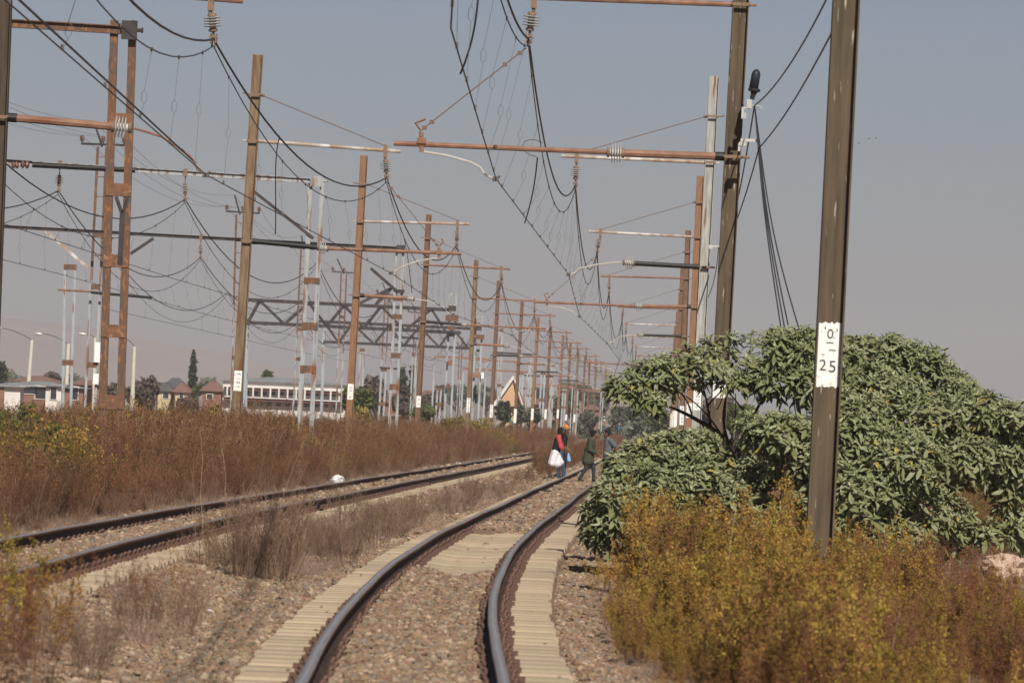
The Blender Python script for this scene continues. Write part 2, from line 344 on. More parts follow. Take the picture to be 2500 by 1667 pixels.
def track(label, off, z0, y0, y1, nclip):
    t = thing('railway_track', label, 'railway track', (float(C(y0)) + off, y0, z0))
    ys = seqs((y0, 100, .5), (100, 300, 1.5), (300, y1, 8.))
    for s in (-.5685, .5685): sweep_rail(t, off + s, z0, ys)
    y = y0 + .2; i = 0; rest = []; clipc = 0
    while y < 420:
        yj = y + random.uniform(-.03, .03); x = float(C(yj)) + off; ang = -math.atan(float(C(yj + .5) - C(yj - .5))); zz = z0 - .166 + float(rise(yj)) + random.uniform(-.004, .002)
        M_ = Matrix.Translation((x + random.uniform(-.018, .018), yj, zz)) @ Matrix.Rotation(ang + random.uniform(-.006, .006), 4, 'Z')
        if i < 300:
            o = bpy.data.objects.new('sleeper', SLME); COL.objects.link(o); o.parent = t; o.matrix_local = Matrix.Translation(-t.location) @ M_
        else: rest.append(M_)
        if clipc < nclip:
            for sx in (-.5685, .5685):
                for sd in (-1, 1):
                    o = bpy.data.objects.new('rail_clip', CLIPME); COL.objects.link(o); o.parent = t; clipc += 1
                    o.matrix_local = Matrix.Translation(-t.location) @ M_ @ Matrix.Translation((sx + sd * .06, 0, 0)) @ Matrix.Rotation(0 if sd > 0 else math.pi, 4, 'Z')
        elif y < 140:
            for sx in (-.5685, .5685):
                for sd in (-1, 1): rest.append(('c', M_ @ Matrix.Translation((sx + sd * .06, 0, 0)) @ Matrix.Rotation(0 if sd > 0 else math.pi, 4, 'Z')))
        y += .67; i += 1
    b = MB(); c = MB()
    for r in rest:
        if isinstance(r, tuple): c.add([r[1] @ v.co for v in CLIPME.vertices], [tuple(p.vertices) for p in CLIPME.polygons])
        else: b.add([r @ v.co for v in SLME.vertices], [tuple(p.vertices) for p in SLME.polygons])
    if b.v: b.build('sleepers', 'concrete', t, kind='stuff')
    if c.v: c.build('rail_clips', 'clip', t, kind='stuff')
    return t
track('near railway track curving away between the camera and the four people crossing', 0, 0, 28, 1150, 300)
track('farther railway track along the tall brown weeds', LO, LZ, 42, 1150, 300)

# ------------------------------------------------------------------ loose ballast stones
def stone(seed, mats):
    r = random.Random(seed); bm = bmesh.new(); bmesh.ops.create_icosphere(bm, subdivisions=1, radius=1)
    sx, sy, sz = r.uniform(.8, 1.25), r.uniform(.7, 1.1), r.uniform(.45, .8)
    for v in bm.verts:
        k = r.uniform(.62, 1.2); v.co = Vector((v.co.x * sx * k, v.co.y * sy * k, v.co.z * sz * k))
    me = bpy.data.meshes.new('stone'); bm.to_mesh(me); bm.free(); me.materials.append(MT[mats]); return bpy.data.objects.new('stone', me)
SCOL = [((.235, .155, .095), (.185, .12, .074)), ((.295, .21, .13), (.235, .168, .104)), ((.185, .15, .113), (.22, .175, .128)), ((.255, .16, .102), (.195, .125, .083)), ((.14, .118, .095), (.18, .148, .12)), ((.37, .285, .20), (.29, .22, .15))]
for i, (a, b_) in enumerate(SCOL): MT['st%d' % i] = mat('ballast_stone_%d' % i, a, b_, 3, .9, rand=.22, spec=.2)
stones = [stone(i, 'st%d' % (i % 6)) for i in range(12)]
def scatter(n, o0, o1, y0, y1):
    y = rng.uniform(y0, y1, n); o = rng.uniform(o0, o1, n); return o, y
def stones_area():
    O = []; Y = []; S = []
    for (y0, y1, den, sz) in ((30, 48, 880, .0168), (48, 75, 600, .0188), (75, 110, 280, .0255), (110, 180, 70, .038), (180, 320, 20, .055)):
        for (o0, o1, k) in ((-.46, .46, 1), (1.12, 3.0, 1), (-2.85, -1.10, 1), (LO - .47, LO + .47, 1), (-6.0, -5.0, .5)):
            if o0 < -2.9 and y1 < 50: continue
            if o0 > 1 and y0 > 100: continue
            n = int(den * k * (o1 - o0) * (y1 - y0)); o, y = scatter(n, o0, o1, y0, y1)
            if abs(o0) < .5: m = (y < 61.5 + 1.2 * np.sin(o * 9)) | (y > 86.5) | (rng.random(n) < .03); o, y = o[m], y[m]
            O.append(o); Y.append(y); S.append(np.full(len(o), sz) * np.exp(np.clip(rng.normal(0, .38, len(o)), -.9, .9)))
        # a few strays on the sleeper ends
        n = int(den * .001 * (y1 - y0)); o, y = scatter(n, -1.08, 1.07, y0, y1); m = np.abs(o) > .66; O.append(o[m]); Y.append(y[m]); S.append(np.full(m.sum(), .016))
    O = np.concatenate(O); Y = np.concatenate(Y); S = np.concatenate(S)
    Z = bz(O, Y) + S * rng.uniform(-.1, .5, len(S)); Z = np.where((np.abs(O) > .64) & (np.abs(O) < 1.08), rise(Y) - .166 + S * .4, Z)
    # keep the ballast between the rails just below the rail foot
    P = np.stack([C(Y) + O, Y, Z], -1); n = len(P)
    R = np.stack([rng.uniform(-.5, .5, n), rng.uniform(-.5, .5, n), rng.uniform(0, 6.28, n)], -1)
    SS = S[:, None] * rng.uniform(.8, 1.2, (n, 3)); idx = rng.choice(12, n, p=np.array([.12, .1, .09, .11, .04, .05] * 2) / 1.02)
    o = instancer('ballast_stones', P, R, SS, idx, stones); print('stones', n)
    tag(o, 'loose brown and grey ballast stones around both tracks', 'gravel')
stones_area()
# ------------------------------------------------------------------ overhead line masts
IBX = .25
def ibeam(b, base, top, w, dep, mi=0):
    base, top = Vector(base), Vector(top); ax = (top - base).normalized(); side = Vector((1, 0, 0)); side = (side - ax * side.dot(ax)).normalized(); fr = ax.cross(side).normalized()
    L_ = (top - base).length; mid = (base + top) / 2
    for s in (-1, 1): b.box(mid + side * (s * (w / 2 - .008)), (.016, dep, L_), mi, (side, -fr, ax))
    b.box(mid, (w - .034, .012, L_ - .002), mi, (side, -fr, ax))
INS_V = [(0, .055), (.02, .075), (.13, .075), (.15, .05), (.17, .045)] + sum([[(.20 + i * .15, .05), (.215 + i * .15, .135), (.235 + i * .15, .135), (.265 + i * .15, .052)] for i in range(4)], []) + [(.83, .05), (.85, .07), (.97, .075), (1, .04)]
def insulator(a, b, r, parent, name='insulator', m='porcelain', sheds=4, n=12):
    mb = MB(); prof = [(0, .3), (.02, .42), (.15, .45), (.17, .3)]
    for i in range(sheds):
        t = .2 + .62 * i / sheds; prof += [(t, .36), (t + .02, 1.0), (t + .045, 1.0), (t + .085, .38)]
    mb.lathe(a, b, [(t, q * r) for t, q in prof + [(.83, .36)]], n)
    o = mb.build(name, m, parent, smooth=False)
    a, b = Vector(a), Vector(b)
    cp = MB(); cp.lathe(a.lerp(b, -.02), a.lerp(b, .16), [(0, .25 * r), (.1, .5 * r), (.9, .52 * r), (1, .3 * r)], n); cp.build('insulator_cap', 'fitting', o)
    cp = MB(); cp.lathe(a.lerp(b, .84), a.lerp(b, 1.03), [(0, .3 * r), (.15, .5 * r), (.8, .5 * r), (1, .25 * r)], n); cp.build('insulator_cap', 'fitting', o)
    return o
def stencil(parent, chars, c, size, side, front, up):
    """chars: [(text, dx, dz, height, rotated)] painted on the plate centred on c"""
    for k, (s, dx, dz, h, rot) in enumerate(chars):
        cu_ = bpy.data.curves.new('lettering', 'FONT'); cu_.body = s; cu_.size = h; cu_.align_x = 'CENTER'; cu_.align_y = 'CENTER'; cu_.extrude = .0008; cu_.materials.append(MT['ink'])
        tmp = bpy.data.objects.new('tmp', cu_); me = bpy.data.meshes.new_from_object(tmp); bpy.data.objects.remove(tmp)
        o = bpy.data.objects.new('lettering', me); COL.objects.link(o); o.parent = parent
        X, Z = (side, up) if not rot else (up, -side)
        m = Matrix((( X.x, Z.x, front.x, 0), (X.y, Z.y, front.y, 0), (X.z, Z.z, front.z, 0), (0, 0, 0, 1)))
        p = c + side * dx + up * dz + front * .0035 - wloc(parent)
        m.translation = p; o.matrix_local = m
def mast(label, Y, top, bot, w, col, tube=None, hang=None, clamp=None, stay=None, steady=None, plate=None, chars=None, tubecol='tube_rust', group=None, zbase=None, detail=2):
    """top/bot: two image points on the post's axis. Everything else: image points at the mast's depth."""
    T = at(*top, Y); B = at(*bot, Y); zb = float(gz(np.array([B.x - C(Y)]), np.array([float(Y)]))[0]) - .1 if zbase is None else zbase
    sl_ = (T.x - B.x) / (T.z - B.z); base = Vector((B.x + (zb - B.z) * sl_, Y, zb)); root = thing('overhead_mast', label, 'mast', base, group)
    b = MB(); ibeam(b, base, T, w, w * .85); b.build('post', col, root)
    def axis(z): return Vector((base.x + (z - zb) * sl_, Y, z))
    def band(z, n='band'):
        c = axis(z); k = MB(); k.box(c + Vector((0, -w * .44, 0)), (w * 1.12, .02, .05)); k.box(c + Vector((0, w * .44, 0)), (w * 1.12, .02, .05))
        for s in (-1, 1): k.tube([c + Vector((s * w * .54, -w * .55, 0)), c + Vector((s * w * .54, w * .55, 0))], .012, 5)
        k.build(n, 'fitting', root)
    side = 1 if (tube and at(*tube[1], Y).x > base.x) or (steady and at(*steady['ins'][1], Y).x > base.x) else -1
    yb = Y - w * .5
    if tube:
        a = at(*tube[0], Y); e = at(*tube[1], Y); a = Vector((axis(a.z).x + side * w * .5, Y, a.z))
        k = MB(); k.tube([a, e], .042, 8); k.tube([a - Vector((side * (w + .12), 0, 0)), a], .02, 6); k.build('cantilever_tube', tubecol, root); band(a.z)
    if stay:
        a = at(*stay[0], Y); e = at(*stay[1], Y); a = Vector((axis(a.z).x + side * w * .5, Y, a.z))
        k = MB(); k.tube([a, e], .011, 5); k.tube([a - Vector((side * .02, 0, 0)), a + Vector((side * .09, 0, -.02))], .035, 6); k.build('stay_rod', 'wire_rust', root); band(a.z)
        k = MB(); p = axis(a.z) - Vector((side * (w * .5 + .1), 0, 0)); k.tube([p + Vector((side * .1, 0, 0)), p - Vector((side * .08, 0, -.03))], .018, 5); k.build('bolt', 'fitting', root)
    if hang:
        h = at(*hang, Y); cl = at(*clamp, Y); L_ = h.z - cl.z; k = MB()
        for s in (-.045, .045): k.box((h.x, h.y + s, h.z - .02), (.09, .012, .30))
        k.tube([(h.x, h.y, h.z - .12), (h.x, h.y, h.z - .22)], .03, 6); k.tube([(h.x, h.y, h.z - .2), h.lerp(cl, .36)], .018, 5); k.build('hanger', 'fitting', root)
        insulator(h.lerp(cl, .36), h.lerp(cl, .80), .135, root, n=12 if detail > 1 else 8)
        k = MB(); k.tube([h.lerp(cl, .8), h.lerp(cl, .93)], .02, 5); c0 = h.lerp(cl, .94)
        for s in (-1, 1): k.box(c0 + Vector((s * .04, 0, -.02)), (.02, .20, .14)); k.box(c0 + Vector((s * .02, 0, -.10)), (.02, .14, .10))
        k.tube([c0 + Vector((-.06, -.05, 0)), c0 + Vector((.07, -.05, -.02))], .015, 5); k.build('wire_clamp', 'fitting', root)
    if steady:
        s = steady; a = at(*s['root'], Y); a = Vector((axis(a.z).x + side * w * .5, Y, a.z)); band(a.z, 'lower_band')
        i0, i1 = at(*s['ins'][0], Y), at(*s['ins'][1], Y)
        k = MB(); k.tube([a, i0], .058, 8); k.tube([a - Vector((side * (w + .14), 0, 0)), a], .02, 6); k.build('steady_tube', s.get('col', 'tube_rust'), root)
        k = MB(); k.tube([a, a + (i0 - a).normalized() * .14], .068, 8); k.build('tube_collar', 'black', root)
        insulator(i0, i1, .16, root, 'steady_insulator')
        if 'end' in s:
            e = at(*s['end'], Y); k = MB(); k.tube([i1, e], .040, 8); k.build('registration_tube', 'tube_rust', root)
            hk = [at(*q, Y) for q in s['hook']]; k = MB(); k.tube(hk, .035, 7); k.tube([hk[0] + Vector((0, 0, .02)), hk[0] + Vector((-side * -.1, 0, .13)), hk[0] + Vector((.05, 0, .2))], .022, 5); k.box(hk[0].lerp(hk[-1], .45), (.14, .12, .09)); k.build('hook_bracket', 'tube_rust', root)
        pts = [at(*q, Y) for q in s['arm']]; k = MB(); k.tube(pts, .019, 6); k.build('steady_arm', s.get('armcol', 'arm_silver'), root)
        k = MB(); k.box(pts[-1], (.09, .16, .07)); k.tube([pts[-1] + Vector((-.05, 0, -.03)), pts[-1] + Vector((.06, 0, .05))], .02, 5); k.build('contact_clip', 'wire_grey', root)
        if 'tie' in s:
            p, q = at(*s['tie'][0], Y), at(*s['tie'][1], Y); k = MB(); k.tube([p, q], .010, 5)
            for t in (.06, .2, .9, .97):
                c = p.lerp(q, t); k.box(c, (.07, .06, .06))
            k.build('tie_wire', 'wire_rust', root)
    if plate:
        z1, z0 = at(bot[0], plate[0], Y).z, at(bot[0], plate[1], Y).z; c = axis((z0 + z1) / 2); ax_ = Vector((sl_, 0, 1)).normalized(); sd = Vector((1, 0, -sl_)).normalized(); fr = Vector((0, -1, 0))
        pw = w - .036; ph = z1 - z0; r = random.Random(int(Y)); n = 14; c = c + fr * .0085
        P = []; # uneven brush edge along top and bottom
        for i in range(n + 1): P.append((-pw / 2 + pw * i / n, -ph / 2 + r.uniform(-.012, .012)))
        for i in range(n + 1): P.append((pw / 2 - pw * i / n, ph / 2 + r.uniform(-.012, .012)))
        m_ = len(P); V = [c + sd * x + ax_ * z for x, z in P] + [c + sd * x + ax_ * z + fr * .002 for x, z in P]
        k = MB(); k.add(V, [tuple(range(m_))[::-1], tuple(range(m_, 2 * m_))] + [(i, (i + 1) % m_, m_ + (i + 1) % m_, m_ + i) for i in range(m_)])
        pl = k.build('number_plate', 'plate', root)
        if chars: stencil(pl, chars, c, .1, sd, fr, ax_)
    return dict(root=root, axis=axis, side=side)

def rot_col(s, dx, z0, h, step):   # characters painted one above the other, lying on their side
    return [(ch, dx, z0 + i * step, h, True) for i, ch in enumerate(s)]
def up_col(s, z1, h, step): return [(ch, 0, z1 - i * step, h, False) for i, ch in enumerate(s)]

# --- masts of the near track, standing on its right
mast('dark brown mast nearest the camera, rising out of the golden weeds, painted 10 and 25', 54, (2097, -620), (2005, 1233), .255, 'mast_dark',
     tube=((2120, -560), (1200, -600)), hang=(1150, -590), clamp=(1085, -478), stay=((2080, -800), (1150, -600)),
     plate=(787, 944), chars=[('2', -.052, -.105, .15, False), ('5', .04, -.115, .16, False), ('1', .035, .045, .10, True), ('1', .01, .115, .10, True), ('0', .005, .195, .13, False), ('-', -.055, .255, .12, True), ('-', .06, .24, .10, True)])
mast('dark brown steel mast behind the leafy tree, carrying a black cable closure', 87.6, (1815, -110), (1764, 829), .25, 'mast_dark',
     tube=((1830, 13), (1275, -7)), hang=(1304, -6), clamp=(1291, 96), stay=((1830, -180), (1300, -15)),
     steady=dict(root=(1780, 383), ins=((1524, 374), (1482, 372)), end=(961, 350), hook=[(1029, 322), (1029, 345), (1030, 371)], arm=[(1035, 371), (1090, 380), (1147, 396), (1172, 409), (1182, 424), (1195, 432), (1211, 437)], tie=((1284, 118), (1029, 318))),
     plate=(921, 971), chars=None)
mast('pale galvanised mast between two brown masts above the leafy tree, painted 10/02', 138, (1744, 186), (1700, 1036), .24, 'galv', tubecol='tube_pale',
     tube=((1730, 397), (1370, 381)), hang=(1408, 381), clamp=(1405, 452), stay=((1722, 284), (1411, 374)),
     steady=dict(root=(1715, 652), ins=((1549, 643), (1521, 640)), arm=[(1518, 640), (1499, 641), (1457, 646), (1425, 653), (1411, 657), (1404, 666), (1388, 670)], col='black'),
     plate=(950, 1001), chars=rot_col('10/02', 0, -.17, .13, .085))
mast('orange-topped mast just left of the pale galvanised mast, painted 0/02', 192, (1710, 430), (1682, 1025), .235, 'mast_orange', tubecol='tube_pale',
     tube=((1709, 579), (1438, 565)), hang=(1466, 567), clamp=(1458, 614), stay=((1694, 493), (1469, 560)),
     steady=dict(root=(1694, 749), ins=((1572, 747), (1548, 747)), end=(1304, 737), hook=[(1335, 729), (1335, 738), (1336, 747)], arm=[(1338, 748), (1370, 751), (1397, 760), (1402, 767), (1415, 773)], tie=((1452, 628), (1337, 728))),
     plate=(984, 1020), chars=rot_col('0/02', 0, -.15, .12, .09))
mast('rusty mast with a bright orange top, painted 0 2 / 0 4 down its white patch', 246, (1680, 562), (1665, 1010), .235, 'mast_brown',
     tube=((1685, 680), (1467, 674)), hang=(1488, 676), clamp=(1487, 713), stay=((1669, 615), (1490, 670)),
     steady=dict(root=(1668, 821), ins=((1572, 818), (1556, 817)), arm=[(1554, 817), (1535, 818), (1515, 822), (1502, 828), (1497, 834), (1482, 838)], col='black'),
     plate=(991, 1037), chars=up_col('02/04', .30, .16, .15))
RN = ['sixth mast from the camera on the right side of the near track', 'seventh mast on the right of the near track, thin orange top', 'eighth mast on the right of the near track, mostly behind the others', 'ninth mast on the right of the near track, mostly hidden', 'tenth mast on the right of the near track, almost all hidden']
RT = [(306, (1667, 650), (1650, 1010), (1668, 755), (1507, 749), (1522, 750), (1519, 777), (1667, 706), 'mast_brown', 'tube_rust'),
      (354, (1661, 715), (1646, 1012), (1654, 795), (1520, 790), (1529, 791), (1528, 818), (1654, 749), 'mast_orange', 'tube_pale'),
      (399, (1655, 760), (1643, 1014), (1651, 825), (1538, 820), (1545, 820), (1544, 845), (1650, 785), 'mast_brown', 'tube_pale'),
      (447, (1650, 795), (1641, 1016), (1647, 850), (1541, 845), (1553, 847), (1552, 868), (1648, 815), 'mast_brown', 'tube_pale'),
      (497, (1648, 820), (1639, 1018), (1645, 872), (1550, 868), (1560, 868), (1559, 886), (1646, 840), 'mast_brown', 'tube_rust')]
for i, (Y, tp, bt, ta, te, hg, cl, st, cc, tcol) in enumerate(RT):
    sdy = None
    if i == 1: sdy = dict(root=(1652, 900), ins=((1590, 893), (1578, 892)), end=(1430, 885), hook=[(1441, 879), (1441, 885), (1441, 890)], arm=[(1442, 891), (1470, 895), (1490, 901), (1502, 910)])
    mast(RN[i], Y, tp, bt, .235, cc, tube=(ta, te), hang=hg, clamp=cl, stay=(st, (hg[0] + 2, hg[1] - 3)), steady=sdy, plate=(1000 + i * 3, 1043 + i), detail=1, tubecol=tcol)

# --- masts of the farther track, standing on its left
mast('dark mast cut by the left edge of the picture, carrying an orange steady tube', 85, (9, 0), (-12, 560), .25, 'mast_edge',
     tube=((20, -40), (593, 3)), hang=(515, -1), clamp=(522, 97), stay=((10, -180), (512, -6)),
     steady=dict(root=(22, 287), ins=((272, 309), (321, 313)), arm=[(325, 313), (357, 322), (395, 334), (430, 356), (464, 382), (476, 398), (482, 413), (503, 427)], col='tube_rust', armcol='tube_rust'))
mast('tall brown mast before the long white building, painted 10/3 rotated', 132, (630, 134), (574, 1052), .235, 'mast_tan', tubecol='tube_pale',
     tube=((635, 345), (978, 370)), hang=(941, 367), clamp=(944, 434), stay=((640, 232), (937, 355)),
     steady=dict(root=(617, 589), ins=((775, 604), (802, 607)), end=(1127, 619), hook=[(1072, 604), (1073, 616), (1072, 630)], arm=[(1068, 630), (1045, 633), (1020, 638), (995, 646), (976, 654), (966, 662), (955, 667)], tie=((948, 450), (1070, 602)), col='black'),
     plate=(905, 954), chars=rot_col('10/3', .01, -.13, .12, .095))
mast('orange rust mast in front of the green bushes, second left of the farther track', 183, (889, 380), (853, 1015), .24, 'mast_orange', tubecol='tube_pale',
     tube=((895, 541), (1145, 547)), hang=(1117, 546), clamp=(1115, 598), stay=((900, 450), (1115, 537)),
     steady=dict(root=(880, 721), ins=((990, 728), (1012, 730)), arm=[(1014, 731), (1040, 734), (1065, 742), (1086, 752), (1093, 763), (1106, 768)], armcol='arm_silver'),
     plate=(937, 975), chars=rot_col('9/05', 0, -.17, .12, .10))
mast('brown mast third in the row left of the farther track, painted 9/0', 236, (1047, 524), (1020, 1020), .235, 'mast_brown',
     tube=((1050, 647), (1245, 657)), hang=(1224, 656), clamp=(1225, 691), stay=((1050, 582), (1222, 653)),
     steady=dict(root=(1036, 785), ins=((1125, 792), (1141, 794)), end=(1333, 802), hook=[(1299, 794), (1299, 800), (1299, 806)], arm=[(1297, 806), (1275, 807), (1258, 811), (1249, 818)], col='black'),
     plate=(966, 994), chars=rot_col('9/0', 0, -.12, .12, .10))
mast('brown mast fourth in the row left of the farther track, painted 0 3 / 0 8', 294, (1163, 634), (1142, 1025), .24, 'mast_tan',
     tube=((1165, 727), (1321, 736)), hang=(1305, 735), clamp=(1305, 769), stay=((1166, 676), (1303, 733)),
     steady=dict(root=(1155, 840), ins=((1229, 844), (1243, 845)), arm=[(1244, 846), (1268, 850), (1286, 857), (1304, 864)]),
     plate=(971, 1007), chars=up_col('03/08', .30, .17, .15))
mast('brown mast fifth in the row left of the farther track, painted 0 5 / 0 7', 340, (1217.5, 685), (1199, 1025), .235, 'mast_brown',
     tube=((1219, 765), (1357, 771)), hang=(1343, 770), clamp=(1343, 797), stay=((1221, 722), (1341, 768)),
     steady=dict(root=(1213, 867), ins=((1266, 869), (1279, 870)), end=(1418, 874), hook=[(1395, 869), (1395, 873), (1395, 878)], arm=[(1393, 878), (1375, 880), (1360, 887)], col='black'),
     plate=(987, 1019), chars=up_col('05/07', .32, .17, .16))
LT = [(391, (1275, 736), (1257, 1030), (1277, 804), (1396, 813), 'mast_brown', (998, 1032)), (437, (1314, 773), (1299, 1026), (1316, 832), (1421, 838), 'mast_orange', (997, 1025)),
      (480, (1345, 796), (1331, 1026), (1346, 848), (1442, 852), 'mast_brown', (999, 1023)), (528, (1375, 818), (1361, 1024), (1377, 866), (1464, 870), 'mast_orange', (999, 1021)),
      (570, (1393, 838), (1382, 1026), (1394, 880), (1476, 884), 'mast_brown', (1012, 1026)), (612, (1412, 852), (1402, 1030), (1413, 893), (1487, 896), 'mast_tan', (1011, 1030)),
      (655, (1429, 866), (1420, 1031), (1430, 905), (1496, 908), 'mast_brown', (1012, 1031)), (700, (1440, 878), (1433, 1032), (1441, 914), (1502, 917), 'mast_brown', (1013, 1030)),
      (745, (1455, 888), (1448, 1032), (1456, 922), (1512, 925), 'mast_brown', (1015, 1032)), (800, (1480, 899), (1475, 1040), (1481, 932), (1530, 934), 'mast_orange', (1016, 1027))]
ORD = ['sixth', 'seventh', 'eighth', 'ninth', 'tenth', 'eleventh', 'twelfth', 'thirteenth', 'fourteenth', 'fifteenth']
for i, (Y, tp, bt, ta, te, cc, pl) in enumerate(LT):
    r = 13900 / Y; hg = (te[0] - .35 * r, te[1] - 1); cl = (hg[0], hg[1] + .62 * r); sy = ta[1] + 2.35 * r
    mast(ORD[i] + ' mast in the row left of the farther track, counted from the left', Y, tp, bt, .24, cc, tube=(ta, te), hang=hg, clamp=cl, stay=((ta[0] + 1, ta[1] - 1.0 * r), (hg[0], hg[1] - 2)),
         steady=dict(root=(ta[0] - 5, sy), ins=((ta[0] + 1.4 * r, sy + 2), (ta[0] + 1.75 * r, sy + 2)), arm=[(ta[0] + 1.8 * r, sy + 2.2), (ta[0] + 2.5 * r, sy + 5), (ta[0] + 3.0 * r, sy + 9)], col='black' if i % 2 else 'tube_rust'),
         plate=pl, detail=1)

# ------------------------------------------------------------------ overhead wires
def catenary(label, cl, ct, s1=1.05, s2=1.36, dstep=5.6, thick=.0165, feeder=True, group=None, droppers=True, yend=1e9):
    """cl: messenger clamps, ct: contact points (both world)"""
    t = thing('catenary_wires', label, 'overhead wires', (cl[0].x, cl[0].y, 0), group)
    m = MB(); f = MB(); c = MB()
    for i in range(len(cl) - 1):
        a, b = cl[i], cl[i + 1]; L_ = (b - a).length; k = (L_ / 50) ** 2; k = min(k, 1.5)
        m.tube(sag(a - Vector((0, 0, .1)), b - Vector((0, 0, .1)), s2 * k, 18), .0098, 5)
        if feeder: f.tube(sag(a, b, s1 * k, 18), thick, 6)
    for i in range(len(ct) - 1): c.tube(sag(ct[i], ct[i + 1], .004, 8), .009, 5)
    m.build('messenger_wire', 'wire_dark', t); c.build('contact_wire', 'wire_dark', t)
    if feeder: f.build('feeder_cable', 'wire_dark', t)
    if not droppers: return t
    ys = [p.y for p in ct]
    def cpt(y):
        for i in range(len(ct) - 1):
            if ct[i].y <= y <= ct[i + 1].y: return ct[i].lerp(ct[i + 1], (y - ct[i].y) / (ct[i + 1].y - ct[i].y))
        return None
    r = random.Random(len(label)); nd = 0
    for i in range(len(cl) - 1):
        a, b = cl[i], cl[i + 1]; L_ = (b - a).length; k = min((L_ / 50) ** 2, 1.5); n = int(L_ / dstep)
        for j in range(n):
            u = (j + .5) / n; p = a.lerp(b, u) - Vector((0, 0, .1 + 4 * s2 * k * u * (1 - u))); q = cpt(p.y)
            if q is None or p.y > yend: continue
            if (q - p).length < .3: continue
            d = MB(); mid = p.lerp(q, r.uniform(.45, .6)); off = Vector((r.uniform(-.05, .05), 0, 0)); d.tube([p, p.lerp(mid, .5) + off * .5, mid + off], .0034, 3)
            lp = [mid + off + Vector((math.sin(A) * .035, 0, -.09 + math.cos(A) * .09)) for A in [x * math.pi / 3 for x in range(7)]]; d.tube(lp, .0034, 3, cap=False)
            d.tube([mid + off - Vector((0, 0, .18)), q + Vector((0, 0, .01))], .0034, 3); d.box(p, (.03, .05, .05)); d.box(q + Vector((0, 0, .02)), (.03, .05, .06))
            if nd < 280: d.build('dropper', 'wire_grey', t)
            nd += 1
    return t
near = [Vector((float(C(2)) + .3, 2, 7.42)), Vector((float(C(54)) - .05, 54, 7.42)), at(1291, 96, 87.6), at(1405, 452, 138), at(1458, 614, 192), at(1487, 713, 246), at(1519, 777, 306), at(1528, 818, 354), at(1544, 845, 399), at(1552, 868, 447), at(1559, 886, 497)]
nearc = [Vector((float(C(2)) + .2, 2, 5.2)), Vector((float(C(54)) - .09, 54, 5.2)), at(1211, 437, 87.6), at(1388, 670, 138), at(1415, 773, 192), at(1482, 838, 246), Vector((float(C(306)) - .15, 306, 5.25)), at(1502, 910, 354), Vector((float(C(399)), 399, 5.3)), Vector((float(C(447)), 447, 5.3)), Vector((float(C(497)), 497, 5.4))]
catenary('overhead wires above the near track, hanging from the masts on its right', near, nearc)
L0 = float(LO)
far = [Vector((float(C(36)) + L0 + .15, 36, 7.25)), at(522, 97, 85), at(944, 434, 132), at(1115, 598, 183), at(1225, 691, 236), at(1305, 769, 294), at(1343, 797, 340)] + [at(te[0] - .35 * 13900 / Y, te[1] - 1 + .62 * 13900 / Y, Y) for (Y, tp, bt, ta, te, cc, pl) in LT]
farc = [Vector((float(C(38)) + L0 - .1, 38, 5.1)), at(503, 427, 85), at(955, 667, 132), at(1106, 768, 183), at(1249, 818, 236), at(1304, 864, 294), at(1360, 887, 340)] + [Vector((float(C(Y)) + L0 + .1 * (-1) ** i, Y, 5.25 + float(rise(Y)))) for i, (Y, *_) in enumerate(LT)]
catenary('overhead wires above the farther track, hanging from the masts on its left', far, farc)
k = MB(); k.tube([farc[0] + Vector((.14, 0, .02)), farc[1] + Vector((.02, -4, .03))], .013, 5)
tag(k.build('contact_wire', 'wire_dark'), 'second contact wire running beside the first at the upper left', 'overhead wires')
# jumpers between the wires
def loose(name, label, cat, pts, r, m='wire_dark', group=None):
    b = MB(); b.tube(pts, r, 5); return tag(b.build(name, m), label, cat, group)
def bez(P, n=16):
    P = [Vector(p) for p in P]; out = []
    for i in range(n + 1):
        t = i / n; Q = P[:]
        while len(Q) > 1: Q = [Q[k].lerp(Q[k + 1], t) for k in range(len(Q) - 1)]
        out.append(Q[0])
    return out
loose('jumper_cable', 'thick jumper dropping onto the contact wire at the top centre', 'cable', bez([at(1168, -20, 72), at(1163, 60, 72), at(1150, 120, 71), at(1124, 180, 70.5)]), .014)
loose('jumper_cable', 'curved jumper hanging left of the second mast on the right, down to the contact wire', 'cable', bez([at(1312, 385, 101), at(1308, 430, 101), at(1302, 480, 103), at(1281, 545, 106)]), .013)
loose('jumper_cable', 'open loop of cable left of the thick feeder, near the centre top', 'cable', bez([at(1325, 349, 100), at(1290, 330, 100), at(1262, 345, 100), at(1268, 375, 100), at(1310, 383, 100)]), .008, 'wire_grey')
loose('jumper_cable', 'vertical jumper between messenger and contact wire beside the tall brown mast', 'cable', bez([at(683, 332, 110), at(666, 390, 110), at(676, 460, 112), at(672, 572, 113)]), .011)
loose('jumper_cable', 'vertical jumper below the second sagging span of the farther track', 'cable', bez([at(985, 575, 158), at(996, 620, 158), at(1000, 670, 159), at(1006, 714, 160)]), .010)

